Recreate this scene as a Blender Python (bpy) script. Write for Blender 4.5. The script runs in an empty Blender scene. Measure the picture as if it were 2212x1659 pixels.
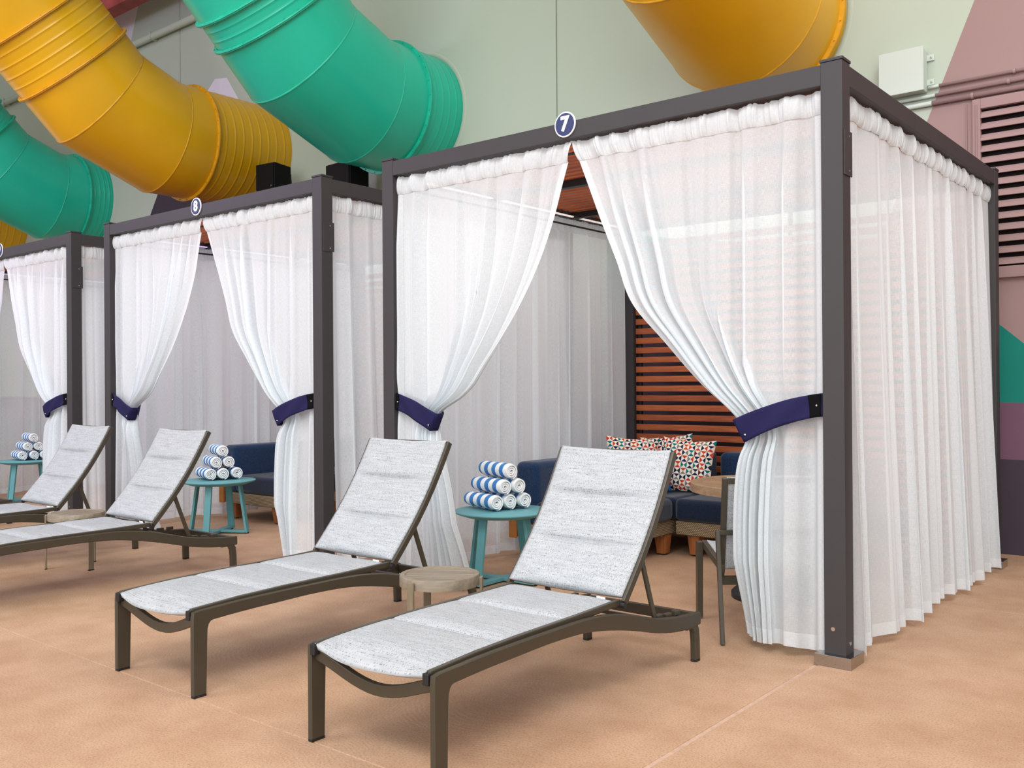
import bpy, bmesh, math, random
import numpy as np
from mathutils import Matrix, Vector
random.seed(7)
PI = math.pi
scene = bpy.context.scene
COL = scene.collection

# ------------------------------------------------------------------ camera
F_PX, IMG_W, IMG_H = 2041.0, 2212.0, 1659.0
YAW, ROLL, PITCH, CAM_H = math.radians(39.304), 0.0069, 0.0011, 1.35
fw = Vector((-math.sin(YAW) * math.cos(PITCH), math.cos(YAW) * math.cos(PITCH), math.sin(PITCH)))
rt = Vector((math.cos(YAW), math.sin(YAW), 0))
up = rt.cross(fw)
cx_ = rt * math.cos(ROLL) - up * math.sin(ROLL)
cy_ = up * math.cos(ROLL) + rt * math.sin(ROLL)
cz_ = -fw
cam_d = bpy.data.cameras.new('camera')
cam_d.sensor_fit = 'HORIZONTAL'
cam_d.sensor_width = 36.0
cam_d.lens = F_PX / IMG_W * 36.0
cam_d.clip_end = 200
cam = bpy.data.objects.new('camera', cam_d)
COL.objects.link(cam)
cam.matrix_world = Matrix(((cx_.x, cy_.x, cz_.x, 0), (cx_.y, cy_.y, cz_.y, 0), (cx_.z, cy_.z, cz_.z, CAM_H), (0, 0, 0, 1)))
scene.camera = cam

# ------------------------------------------------------------------ world and light
world = bpy.data.worlds.new('world')
scene.world = world
world.use_nodes = True
bg = world.node_tree.nodes['Background']
bg.inputs[0].default_value = (0.93, 0.97, 1.0, 1)
bg.inputs[1].default_value = 0.7

def area(name, loc, target, size, power, color=(1, 1, 1), size_y=None):
    d = bpy.data.lights.new(name, 'AREA')
    d.energy = power
    d.color = color
    d.shape = 'RECTANGLE'
    d.size = size
    d.size_y = size_y or size
    o = bpy.data.objects.new(name, d)
    COL.objects.link(o)
    o.location = loc
    v = Vector(target) - Vector(loc)
    o.rotation_euler = v.to_track_quat('-Z', 'Y').to_euler()
    return o

area('skylight_front', (1.5, -3.0, 9.5), (-3.5, 4.5, 0.5), 6.0, 850, (1.0, 0.99, 0.97), 5.0)
area('skylight_left', (-7.5, -3.0, 10.5), (-7.0, 4.5, 0.5), 6.0, 700, (0.98, 0.97, 1.0), 5.0)
area('window_wall', (0.0, -8.6, 4.2), (-5.0, 6.0, 3.4), 20.0, 1100, (0.97, 0.99, 1.0), 6.0)
area('lilac_floodlight', (-13.5, 0.5, 5.6), (-10.0, 4.7, 2.0), 1.0, 150, (0.74, 0.58, 1.0))
area('skylight_right', (4.5, 5.0, 9.5), (-1.5, 6.0, 1.0), 3.5, 260, (1.0, 0.99, 0.97), 5.0)

vs = scene.view_settings
vs.view_transform = 'Standard'
vs.look = 'None'
vs.gamma = 1.0
vs.use_curve_mapping = False
vs.exposure = 0.1

# ------------------------------------------------------------------ helpers
def lin(r, g=None, b=None):
    c = r if g is None else (r, g, b)
    out = []
    for v in c:
        v /= 255.0
        out.append(v / 12.92 if v <= 0.04045 else ((v + 0.055) / 1.055) ** 2.4)
    return (out[0], out[1], out[2], 1.0)

class NT:
    """small node helper"""
    def __init__(self, name):
        self.m = bpy.data.materials.new(name)
        self.m.use_nodes = True
        self.t = self.m.node_tree
        self.b = self.t.nodes['Principled BSDF']
        self.out = self.t.nodes['Material Output']
    def n(self, kind, **kw):
        nd = self.t.nodes.new(kind)
        for k, v in kw.items():
            setattr(nd, k, v)
        return nd
    def l(self, a, b):
        self.t.links.new(a, b)
    def coords(self, which='Object', scale=(1, 1, 1), loc=(0, 0, 0), rot=(0, 0, 0)):
        tc = self.n('ShaderNodeTexCoord')
        mp = self.n('ShaderNodeMapping')
        mp.inputs['Scale'].default_value = scale
        mp.inputs['Location'].default_value = loc
        mp.inputs['Rotation'].default_value = rot
        self.l(tc.outputs[which], mp.inputs[0])
        return mp.outputs[0]
    def noise(self, vec, scale=5, detail=3, rough=0.5):
        t = self.n('ShaderNodeTexNoise')
        t.inputs['Scale'].default_value = scale
        t.inputs['Detail'].default_value = detail
        t.inputs['Roughness'].default_value = rough
        if vec is not None:
            self.l(vec, t.inputs['Vector'])
        return t.outputs['Fac']
    def ramp(self, fac, stops, interp='LINEAR'):
        r = self.n('ShaderNodeValToRGB')
        r.color_ramp.interpolation = interp
        e = r.color_ramp.elements
        while len(e) < len(stops):
            e.new(0.5)
        for i, (p, c) in enumerate(stops):
            e[i].position = p
            e[i].color = c
        self.l(fac, r.inputs[0])
        return r.outputs['Color']
    def mix(self, fac, a, b, mode='MIX'):
        m = self.n('ShaderNodeMix', data_type='RGBA', blend_type=mode)
        for sock, v in ((m.inputs[0], fac), (m.inputs[6], a), (m.inputs[7], b)):
            if isinstance(v, (int, float)):
                sock.default_value = v
            elif isinstance(v, tuple):
                sock.default_value = v
            else:
                self.l(v, sock)
        return m.outputs[2]
    def math(self, op, a, b=0.0, c=0.0):
        m = self.n('ShaderNodeMath', operation=op)
        for i, v in enumerate((a, b, c)):
            if isinstance(v, (int, float)):
                m.inputs[i].default_value = v
            else:
                self.l(v, m.inputs[i])
        return m.outputs[0]
    def bump(self, h, strength=0.2, dist=0.01):
        b = self.n('ShaderNodeBump')
        b.inputs['Strength'].default_value = strength
        b.inputs['Distance'].default_value = dist
        self.l(h, b.inputs['Height'])
        self.l(b.outputs[0], self.b.inputs['Normal'])
    def base(self, c):
        if isinstance(c, tuple):
            self.b.inputs['Base Color'].default_value = c
        else:
            self.l(c, self.b.inputs['Base Color'])

def mat(name, rgb, rough=0.5, metal=0.0, spec=None, var=0.0, nscale=6.0, bump=0.0, bscale=60.0, coat=0.0):
    k = NT(name)
    c = lin(*rgb)
    if var > 0:
        f = k.noise(k.coords(), nscale, 4)
        d = tuple(v * (1 - var) for v in c[:3]) + (1,)
        e = tuple(min(1, v * (1 + var)) for v in c[:3]) + (1,)
        k.base(k.ramp(f, [(0.3, d), (0.7, e)]))
    else:
        k.base(c)
    k.b.inputs['Roughness'].default_value = rough
    k.b.inputs['Metallic'].default_value = metal
    if spec is not None:
        k.b.inputs['Specular IOR Level'].default_value = spec
    if coat:
        k.b.inputs['Coat Weight'].default_value = coat
        k.b.inputs['Coat Roughness'].default_value = 0.15
    if bump:
        k.bump(k.noise(k.coords(), bscale, 3), bump, 0.004)
    return k.m

M = {}
M['frame'] = mat('charcoal_metal', (56, 53, 54), 0.5, 0.0, 0.35, 0.03)
M['frame_cap'] = mat('dark_cap_metal', (46, 43, 45), 0.5)
M['black_metal'] = mat('black_metal', (28, 26, 27), 0.5)
M['chrome'] = mat('polished_steel', (176, 173, 170), 0.10, 1.0)
M['steel'] = mat('brushed_steel', (205, 200, 190), 0.25, 1.0)
M['lounge_frame'] = mat('bronze_metal', (62, 56, 44), 0.38, 0.0, 0.5, 0.05)
M['rubber'] = mat('black_rubber', (20, 19, 19), 0.6)
M['teal_metal'] = mat('teal_metal', (92, 152, 158), 0.45, 0.0, 0.4, 0.03)
M['slide_green'] = mat('green_fibreglass', (26, 180, 150), 0.30, 0.0, 0.5, 0.07, 1.2)
M['slide_green_trim'] = mat('green_fibreglass_trim', (28, 176, 146), 0.42, 0.0, 0.5, 0.15, 9)
M['slide_yellow'] = mat('yellow_fibreglass', (212, 160, 16), 0.30, 0.0, 0.5, 0.07, 1.2)
M['slide_yellow_trim'] = mat('yellow_fibreglass_trim', (208, 150, 20), 0.42, 0.0, 0.5, 0.15, 9)
M['mint'] = mat('mint_wall_paint', (176, 187, 172), 0.75, 0, 0.2, 0.03, 0.6, 0.08, 40)
M['pink'] = mat('dusty_pink_paint', (152, 126, 124), 0.7, 0, 0.2, 0.03, 0.6, 0.05, 40)
M['teal_paint'] = mat('teal_wall_paint', (22, 122, 108), 0.7, 0, 0.2, 0.03)
M['mauve_paint'] = mat('mauve_wall_paint', (112, 80, 98), 0.7, 0, 0.2, 0.03)
M['plum_paint'] = mat('plum_wall_paint', (66, 56, 66), 0.7, 0, 0.2, 0.03)
M['lavender_tone'] = mat('pale_lavender', (216, 213, 222), 0.7, 0, 0.2, 0.03)
M['box_white'] = mat('pale_box_paint', (190, 200, 192), 0.6, 0, 0.3)
M['beam_red'] = mat('red_stained_timber', (150, 66, 62), 0.6, 0, 0.3, 0.3, 3)
M['speaker'] = mat('black_speaker', (9, 9, 10), 0.7, 0, 0.2)
M['navy_strap'] = mat('navy_canvas', (29, 27, 68), 0.8, 0, 0.2, 0.06, 20, 0.15, 300)
M['velcro'] = mat('black_hook_tape', (12, 12, 15), 0.9, 0, 0.1)
M['sign_navy'] = mat('sign_navy', (34, 46, 92), 0.5)
M['sign_white'] = mat('sign_white', (236, 236, 236), 0.5)
M['red'] = mat('red_plastic', (170, 22, 26), 0.45)
M['sofa_wood'] = mat('sofa_teak', (168, 108, 52), 0.5, 0, 0.3, 0.2, 5)
def glow(name, rgb, st):
    k = NT(name)
    k.base(lin(*rgb))
    k.b.inputs['Emission Color'].default_value = lin(*rgb)
    k.b.inputs['Emission Strength'].default_value = st
    return k.m
M['led_cool'] = glow('lilac_led', (222, 205, 255), 0.5)
M['led_warm'] = glow('white_led', (255, 246, 240), 0.5)
M['dark'] = mat('dark_void', (28, 22, 22), 0.9, 0, 0.1)

def wood(name, c1, c2, axis='X', rough=0.5):
    k = NT(name)
    s = {'X': (1.2, 14, 14), 'Y': (14, 1.2, 14), 'Z': (14, 14, 1.2)}[axis]
    v = k.coords('Object', s)
    f = k.noise(v, 3.0, 6, 0.65)
    oi = k.n('ShaderNodeObjectInfo')
    sh = k.math('MULTIPLY_ADD', oi.outputs['Random'], 0.22, -0.11)
    f2 = k.math('ADD', f, sh)
    k.base(k.ramp(f2, [(0.3, lin(*c1)), (0.72, lin(*c2))]))
    k.b.inputs['Roughness'].default_value = rough
    k.bump(f, 0.15, 0.003)
    return k.m
M['cedar'] = wood('cedar_slat', (138, 64, 30), (190, 102, 54), 'X', 0.5)
M['teak_z'] = wood('teak_leg', (120, 66, 32), (176, 108, 58), 'Z', 0.5)
M['table_wood'] = wood('weathered_oak', (126, 98, 72), (164, 136, 104), 'X', 0.5)
M['taupe'] = wood('brushed_taupe', (114, 103, 86), (142, 130, 111), 'X', 0.45)
M['taupe_z'] = wood('brushed_taupe_leg', (113, 101, 82), (142, 130, 108), 'Z', 0.45)

# floor: broomed tinted concrete
def floor_mat():
    k = NT('peach_concrete')
    v = k.coords('Object')
    big = k.noise(v, 0.55, 5, 0.6)
    mid = k.noise(v, 3.2, 6, 0.62)
    fine = k.noise(v, 120, 3, 0.6)
    c = k.ramp(big, [(0.3, lin(171, 134, 104)), (0.7, lin(193, 159, 129))])
    c2 = k.ramp(mid, [(0.3, lin(167, 130, 101)), (0.62, lin(197, 165, 136))])
    cc = k.mix(0.5, c, c2)
    sp = k.ramp(fine, [(0.3, lin(200, 196, 190)), (0.55, (1, 1, 1, 1))])
    k.base(k.mix(0.75, cc, sp, 'MULTIPLY'))
    w = k.n('ShaderNodeTexWave', wave_type='RINGS', rings_direction='SPHERICAL')
    w.inputs['Scale'].default_value = 22
    w.inputs['Distortion'].default_value = 3.5
    w.inputs['Detail'].default_value = 2
    w.inputs['Detail Scale'].default_value = 0.6
    vr = k.n('ShaderNodeTexVoronoi')
    vr.inputs['Scale'].default_value = 0.9
    k.l(v, vr.inputs['Vector'])
    sub = k.n('ShaderNodeVectorMath', operation='SUBTRACT')
    k.l(v, sub.inputs[0])
    k.l(vr.outputs['Position'], sub.inputs[1])
    k.l(sub.outputs[0], w.inputs['Vector'])
    h = k.math('ADD', k.math('MULTIPLY', w.outputs['Fac'], 0.5), fine)
    k.bump(h, 0.22, 0.003)
    k.b.inputs['Roughness'].default_value = 0.62
    k.b.inputs['Specular IOR Level'].default_value = 0.3
    return k.m
M['floor'] = floor_mat()
M['joint'] = mat('pale_joint_filler', (188, 158, 138), 0.8, 0, 0.2, 0.1, 30)

# sheer fabric: part see-through weave, part lit from behind
def sheer(name, alpha, col=(238, 244, 247)):
    k = NT(name)
    v = k.coords('UV')
    fine = k.noise(k.coords('UV', (1, 0.10, 1)), 420, 2)
    fine2 = k.noise(k.coords('UV', (0.10, 1, 1)), 420, 2)
    f = k.math('MULTIPLY', k.math('ADD', fine, fine2), 0.5)
    d = k.n('ShaderNodeBsdfDiffuse')
    d.inputs[0].default_value = lin(*col)
    t = k.n('ShaderNodeBsdfTranslucent')
    t.inputs[0].default_value = lin(*col)
    tr = k.n('ShaderNodeBsdfTransparent')
    tr.inputs[0].default_value = (0.97, 0.97, 0.96, 1)
    m1 = k.n('ShaderNodeMixShader')
    m1.inputs[0].default_value = 0.42
    k.l(d.outputs[0], m1.inputs[1])
    k.l(t.outputs[0], m1.inputs[2])
    m2 = k.n('ShaderNodeMixShader')
    a = k.n('ShaderNodeMapRange')
    a.inputs['From Min'].default_value = 0.35
    a.inputs['From Max'].default_value = 0.65
    a.inputs['To Min'].default_value = max(0, alpha - 0.10)
    a.inputs['To Max'].default_value = min(1, alpha + 0.10)
    k.l(f, a.inputs['Value'])
    # at grazing angles a weave shows more thread
    lw = k.n('ShaderNodeLayerWeight')
    lw.inputs['Blend'].default_value = 0.35
    g = k.math('MULTIPLY', lw.outputs['Facing'], 0.9)
    al = k.math('ADD', a.outputs[0], k.math('MULTIPLY', k.math('SUBTRACT', 1.0, a.outputs[0]), g))
    k.l(al, m2.inputs[0])
    k.l(tr.outputs[0], m2.inputs[1])
    k.l(m1.outputs[0], m2.inputs[2])
    k.l(m2.outputs[0], k.out.inputs[0])
    return k.m
M['sheer'] = sheer('white_sheer_voile', 0.70)
M['sheer_hem'] = sheer('white_voile_doubled', 0.93)

def sling_mat():
    k = NT('woven_sling')
    tc = k.n('ShaderNodeTexCoord')
    sx = k.n('ShaderNodeSeparateXYZ')
    k.l(tc.outputs['UV'], sx.inputs[0])
    vv = k.math('MULTIPLY', sx.outputs['Y'], 150.0)
    row = k.math('FLOOR', vv)
    fr = k.math('FRACT', vv)
    inrow = k.math('LESS_THAN', k.math('ABSOLUTE', k.math('SUBTRACT', fr, 0.5)), 0.27)
    cv = k.n('ShaderNodeCombineXYZ')
    k.l(k.math('MULTIPLY', sx.outputs['X'], 230.0), cv.inputs[0])
    k.l(k.math('MULTIPLY', row, 7.37), cv.inputs[1])
    n1 = k.noise(cv.outputs[0], 1.0, 0)
    cr = k.n('ShaderNodeCombineXYZ')
    k.l(k.math('MULTIPLY', sx.outputs['X'], 5.0), cr.inputs[0])
    k.l(k.math('MULTIPLY', row, 3.1), cr.inputs[1])
    dens = k.noise(cr.outputs[0], 1.0, 1)
    thr = k.math('MULTIPLY_ADD', dens, -0.3, 0.74)
    dash = k.math('MULTIPLY', k.math('GREATER_THAN', n1, thr), inrow)
    bl = k.noise(k.coords('UV', (7, 70, 1)), 1.0, 3)
    base = k.ramp(bl, [(0.3, lin(161, 165, 168)), (0.7, lin(178, 182, 185))])
    k.base(k.mix(k.math('MULTIPLY', dash, 0.6), base, lin(92, 98, 98)))
    k.b.inputs['Roughness'].default_value = 0.7
    k.b.inputs['Specular IOR Level'].default_value = 0.25
    k.bump(n1, 0.25, 0.002)
    return k.m
M['sling'] = sling_mat()

def fabric_mat(name, c1, c2, scale=160):
    k = NT(name)
    f = k.noise(k.coords('Object'), scale, 3, 0.7)
    k.base(k.ramp(f, [(0.35, lin(*c1)), (0.65, lin(*c2))]))
    k.b.inputs['Roughness'].default_value = 0.95
    k.b.inputs['Specular IOR Level'].default_value = 0.1
    k.b.inputs['Sheen Weight'].default_value = 0.25
    k.bump(f, 0.4, 0.003)
    return k.m
M['navy'] = fabric_mat('navy_upholstery', (12, 21, 38), (26, 41, 65))
M['navy_back'] = fabric_mat('blue_upholstery', (17, 34, 60), (34, 60, 94))

def wicker_mat():
    k = NT('woven_wicker')
    b = k.n('ShaderNodeTexBrick')
    k.l(k.coords('Generated', (36, 1, 14)), b.inputs['Vector']) if False else None
    v = k.coords('Object')
    w = k.n('ShaderNodeTexWave', wave_type='BANDS', bands_direction='Z')
    w.inputs['Scale'].default_value = 26
    k.l(v, w.inputs['Vector'])
    w2 = k.n('ShaderNodeTexWave', wave_type='BANDS', bands_direction='DIAGONAL')
    w2.inputs['Scale'].default_value = 34
    k.l(v, w2.inputs['Vector'])
    f = k.math('MULTIPLY', w.outputs['Fac'], w2.outputs['Fac'])
    k.base(k.ramp(f, [(0.05, lin(104, 86, 62)), (0.5, lin(176, 156, 122))]))
    k.bump(f, 0.6, 0.006)
    k.b.inputs['Roughness'].default_value = 0.7
    k.t.nodes.remove(b)
    return k.m
M['wicker'] = wicker_mat()

def towel_mat():
    k = NT('striped_towelling')
    tc = k.n('ShaderNodeTexCoord')
    sx = k.n('ShaderNodeSeparateXYZ')
    k.l(tc.outputs['UV'], sx.inputs[0])
    fr = k.math('FRACT', k.math('MULTIPLY_ADD', sx.outputs['X'], 3.75, 0.6))
    st = k.math('LESS_THAN', fr, 0.5)
    inner = k.math('GREATER_THAN', sx.outputs['Y'], 0.5)      # only the outer face of the cloth is striped
    st = k.math('MULTIPLY', st, inner)
    n = k.noise(k.coords('Object'), 220, 3, 0.7)
    white = k.ramp(n, [(0.3, lin(226, 230, 230)), (0.7, lin(246, 248, 248))])
    blue = k.ramp(n, [(0.3, lin(44, 104, 172)), (0.7, lin(90, 148, 206))])
    k.base(k.mix(st, white, blue))
    k.b.inputs['Roughness'].default_value = 0.95
    k.b.inputs['Specular IOR Level'].default_value = 0.1
    k.bump(n, 0.5, 0.004)
    return k.m
M['towel'] = towel_mat()

def pillow_mat(name, n_cells, ground, stops):
    k = NT(name)
    tc = k.n('ShaderNodeTexCoord')
    sc = k.n('ShaderNodeVectorMath', operation='SCALE')
    sc.inputs['Scale'].default_value = n_cells
    k.l(tc.outputs['UV'], sc.inputs[0])
    fl = k.n('ShaderNodeVectorMath', operation='FLOOR')
    k.l(sc.outputs[0], fl.inputs[0])
    fr = k.n('ShaderNodeVectorMath', operation='FRACTION')
    k.l(sc.outputs[0], fr.inputs[0])
    sp = k.n('ShaderNodeSeparateXYZ')
    k.l(fr.outputs[0], sp.inputs[0])
    x = k.math('SUBTRACT', sp.outputs['X'], 0.5)
    y = k.math('SUBTRACT', sp.outputs['Y'], 0.5)
    tri = k.math('GREATER_THAN', k.math('ABSOLUTE', x), k.math('ABSOLUTE', y))
    # every other cell is turned a quarter
    cs = k.n('ShaderNodeSeparateXYZ')
    k.l(fl.outputs[0], cs.inputs[0])
    par = k.math('MODULO', k.math('ADD', cs.outputs['X'], cs.outputs['Y']), 2.0)
    tri = k.math('ABSOLUTE', k.math('SUBTRACT', tri, k.math('GREATER_THAN', par, 0.5)))
    sg = k.math('GREATER_THAN', k.math('ADD', x, y), 0.0)
    off = k.n('ShaderNodeCombineXYZ')
    k.l(sg, off.inputs[2])
    ad = k.n('ShaderNodeVectorMath', operation='ADD')
    k.l(fl.outputs[0], ad.inputs[0])
    k.l(off.outputs[0], ad.inputs[1])
    wn = k.n('ShaderNodeTexWhiteNoise', noise_dimensions='3D')
    k.l(ad.outputs[0], wn.inputs['Vector'])
    colr = k.ramp(wn.outputs['Value'], stops, 'CONSTANT')
    k.base(k.mix(tri, lin(*ground), colr))
    k.b.inputs['Roughness'].default_value = 0.9
    k.b.inputs['Specular IOR Level'].default_value = 0.15
    return k.m
M['pillow'] = pillow_mat('triangle_print', 9.0, (232, 222, 206), [(0.0, lin(190, 62, 48)), (0.26, lin(24, 38, 70)), (0.56, lin(18, 112, 116)), (0.72, lin(128, 124, 118)), (0.82, lin(92, 36, 50)), (0.9, lin(196, 72, 50))])
M['pillow_blue'] = pillow_mat('blue_block_print', 6.0, (38, 88, 140), [(0.0, lin(48, 104, 160)), (0.35, lin(30, 60, 110)), (0.6, lin(120, 150, 60)), (0.75, lin(70, 110, 150)), (0.9, lin(90, 70, 100))])

class MB:
    """collects geometry for one mesh"""
    def __init__(self):
        self.v, self.f, self.uv = [], [], None
    def box(self, x0, x1, y0, y1, z0, z1):
        b = len(self.v)
        self.v += [(x0, y0, z0), (x1, y0, z0), (x1, y1, z0), (x0, y1, z0), (x0, y0, z1), (x1, y0, z1), (x1, y1, z1), (x0, y1, z1)]
        self.f += [(b + a, b + c, b + d, b + e) for a, c, d, e in ((0, 3, 2, 1), (4, 5, 6, 7), (0, 1, 5, 4), (1, 2, 6, 5), (2, 3, 7, 6), (3, 0, 4, 7))]
        return self
    def rings(self, rings, closed=True, cap=True):
        b = len(self.v)
        n = len(rings[0])
        for r in rings:
            self.v += [tuple(p) for p in r]
        for i in range(len(rings) - 1):
            for j in range(n if closed else n - 1):
                k = (j + 1) % n
                self.f.append((b + i * n + j, b + i * n + k, b + (i + 1) * n + k, b + (i + 1) * n + j))
        if cap:
            self.f.append(tuple(b + j for j in reversed(range(n))))
            e = b + (len(rings) - 1) * n
            self.f.append(tuple(e + j for j in range(n)))
        return self
    def tube(self, pts, r, n=12, cap=True, flat=None):
        """round tube (or a rectangular bar when flat=(width, height)) along a polyline"""
        pts = [Vector(p) for p in pts]
        rings = []
        ref = None
        for i, p in enumerate(pts):
            d0 = (pts[i] - pts[i - 1]).normalized() if i else None
            d1 = (pts[i + 1] - pts[i]).normalized() if i < len(pts) - 1 else None
            t = (d0 or d1) if not (d0 and d1) else (d0 + d1).normalized()
            k = 1.0
            if d0 and d1:
                k = 1.0 / max(0.4, t.dot(d1))
            if ref is None:
                ref = Vector((1, 0, 0)) if abs(t.x) < 0.9 else Vector((0, 0, 1))
                if flat and abs(t.x) >= 0.9:
                    ref = Vector((0, 1, 0))
            e1 = (ref - t * ref.dot(t)).normalized()
            e2 = t.cross(e1)
            ref = e1
            if flat:
                w, h = flat[0] / 2, flat[1] / 2 * k
                rings.append([p + e1 * a * w + e2 * c * h for a, c in ((-1, -1), (1, -1), (1, 1), (-1, 1))])
            else:
                rings.append([p + e1 * math.cos(2 * PI * j / n) * r + e2 * math.sin(2 * PI * j / n) * r for j in range(n)])
        return self.rings(rings, True, cap)
    def lathe(self, prof, n=32, c=(0, 0, 0)):
        rings = [[(c[0] + r * math.cos(2 * PI * j / n), c[1] + r * math.sin(2 * PI * j / n), c[2] + z) for j in range(n)] for r, z in prof]
        return self.rings(rings, True, True)
    def prism(self, poly, axis, a0, a1):
        """extrude a 2-D polygon along an axis"""
        def P(p, a):
            return {'X': (a, p[0], p[1]), 'Y': (p[0], a, p[1]), 'Z': (p[0], p[1], a)}[axis]
        return self.rings([[P(p, a0) for p in poly], [P(p, a1) for p in poly]], True, True)
    def build(self, name, m, parent=None, bevel=0.0, smooth=False, seg=2, kind=None):
        me = bpy.data.meshes.new(name)
        me.from_pydata([tuple(p) for p in self.v], [], self.f)
        bm = bmesh.new()
        bm.from_mesh(me)
        bmesh.ops.recalc_face_normals(bm, faces=bm.faces)
        bm.to_mesh(me)
        bm.free()
        me.materials.append(m)
        if smooth:
            me.shade_smooth()
        if smooth == 'auto':
            me.set_sharp_from_angle(angle=math.radians(40))
        o = bpy.data.objects.new(name, me)
        COL.objects.link(o)
        if parent:
            o.parent = parent
        if bevel:
            b = o.modifiers.new('bevel', 'BEVEL')
            b.width = bevel
            b.segments = seg
            b.limit_method = 'ANGLE'
            b.angle_limit = math.radians(40)
        if kind:
            o['kind'] = kind
        return o

def grid_mesh(name, P, m, parent=None, uv=None, smooth=True):
    """P: array (nv, nu, 3)"""
    nv, nu, _ = P.shape
    me = bpy.data.meshes.new(name)
    idx = np.arange(nv * nu).reshape(nv, nu)
    q = np.stack([idx[:-1, :-1], idx[:-1, 1:], idx[1:, 1:], idx[1:, :-1]], -1).reshape(-1, 4)
    me.vertices.add(nv * nu)
    me.vertices.foreach_set('co', P.reshape(-1).astype(np.float32))
    me.loops.add(q.size)
    me.loops.foreach_set('vertex_index', q.reshape(-1).astype(np.int32))
    me.polygons.add(len(q))
    me.polygons.foreach_set('loop_start', np.arange(0, q.size, 4, dtype=np.int32))
    me.polygons.foreach_set('loop_total', np.full(len(q), 4, dtype=np.int32))
    me.update(calc_edges=True)
    if uv is not None:
        l = me.uv_layers.new(name='UVMap')
        l.data.foreach_set('uv', uv.reshape(-1, 2)[q.reshape(-1)].reshape(-1).astype(np.float32))
    me.materials.append(m)
    if smooth:
        me.shade_smooth()
    o = bpy.data.objects.new(name, me)
    COL.objects.link(o)
    if parent:
        o.parent = parent
    return o

def empty(name, loc=(0, 0, 0), rz=0.0):
    o = bpy.data.objects.new(name, None)
    COL.objects.link(o)
    o.location = loc
    o.rotation_euler = (0, 0, rz)
    o.empty_display_size = 0.1
    return o

def tag(o, label=None, cat=None, group=None, kind=None):
    if label: o['label'] = label
    if cat: o['category'] = cat
    if group: o['group'] = group
    if kind: o['kind'] = kind
    return o

def copy_tree(o, parent=None):
    c = o.copy()
    COL.objects.link(c)
    c.parent = parent
    for ch in list(o.children):
        copy_tree(ch, c)
    return c

def inst(name, src, parent, loc=(0, 0, 0), rot=(0, 0, 0)):
    c = bpy.data.objects.new(name, src.data)
    COL.objects.link(c)
    c.parent = parent
    c.location = loc
    c.rotation_euler = rot
    for md in src.modifiers:
        n = c.modifiers.new(md.name, md.type)
        if md.type == 'BEVEL':
            n.width, n.segments, n.limit_method, n.angle_limit = md.width, md.segments, md.limit_method, md.angle_limit
    return c

# ------------------------------------------------------------------ setting: floor and wall
YW = 8.165
fl = MB().box(-32, 14, -9, YW + 0.3, -0.2, -0.003).build('floor', M['joint'])
tag(fl, 'peach concrete pool hall floor with thin slab joints', 'floor', kind='structure')
gx = [-32, -24.66, -20.84, -17.02, -13.2, -9.385, -5.567, -1.75, 2.07, 5.9, 9.7, 14]
gy = [-9, -5.34, -1.52, 2.292, 6.11, YW + 0.1]
for i in range(len(gx) - 1):
    for j in range(len(gy) - 1):
        g = 0.007
        wx = 0.010 if gx[i] == -1.75 else 0.005
        wx1 = 0.010 if gx[i + 1] == -1.75 else 0.005
        s = MB().box(gx[i] + wx, gx[i + 1] - wx1, gy[j] + 0.0025, gy[j + 1] - 0.0025, -0.1, 0.0).build('floor_slab', M['floor'], fl, bevel=0.003)

wall = MB().box(-30, 12, YW + 0.02, YW + 0.3, -0.2, 11).build('wall_back', M['mint'])
tag(wall, 'pale mint painted hall wall behind the cabanas', 'wall', kind='structure')
px = [-30, -27.98, -20.665, -13.35, -6.035, 1.28, 8.6, 12]
for i in range(len(px) - 1):
    MB().box(px[i] + 0.008, px[i + 1] - 0.008, YW, YW + 0.05, 0, 11).build('wall_panel', M['mint'], wall, bevel=0.006)

cl = MB().box(-32, 14, -9, YW + 0.3, 11.0, 11.2).build('ceiling', M['lavender_tone'])
tag(cl, 'high pale hall ceiling above the slides', 'ceiling', kind='structure')

def paint(poly, m, d=0.002):
    MB().prism(poly, 'Y', YW - d, YW + 0.004).build('coloured_patch', m, wall)
# pink field at the right, with the teal, mauve and plum bands under it
paint([(-1.897, 4.39), (-0.5, 7.6), (12, 7.6), (12, 1.2), (-2.9, 1.2), (-3.2, 1.18), (-2.251, 3.518)], M['pink'])
paint([(-2.6, 2.45), (-1.715, 1.783), (-1.563, 1.644), (0.6, -0.0), (0.6, 1.2), (-2.6, 1.18)], M['teal_paint'], 0.003)
paint([(-30, 0.742), (12, 0.742), (12, 1.186), (-30, 1.186)], M['mauve_paint'], 0.004)
paint([(-30, 0.0), (12, 0.0), (12, 0.742), (-30, 0.742)], M['plum_paint'], 0.004)
paint([(-5.4, 0.742), (-2.6, 0.742), (-2.6, 2.0), (-5.4, 2.0)], M['plum_paint'], 0.005)
paint([(-5.4, 2.0), (-2.6, 2.0), (-2.6, 2.45), (-5.4, 2.9)], M['teal_paint'], 0.005)
# flat lavender and plum patches on the wall, glimpsed between the slides
paint([(-16.957, 7.858), (-16.098, 8.62), (-14.30, 8.5), (-14.564, 7.691), (-14.836, 7.069), (-15.477, 6.6)], M['lavender_tone'])
paint([(-12.593, 5.836), (-12.408, 5.972), (-12.1, 5.93), (-11.6, 5.285), (-12.343, 5.2)], M['lavender_tone'])
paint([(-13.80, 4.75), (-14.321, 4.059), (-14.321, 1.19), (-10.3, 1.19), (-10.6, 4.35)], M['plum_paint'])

# red timber roof beam in the top left corner
bm_ = MB().box(-17.2, -9.9, 7.45, 7.7, 7.27, 8.0).build('roof_beam', M['beam_red'], bevel=0.01)
tag(bm_, 'red stained timber roof beam behind the yellow slide', 'beam')

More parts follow.
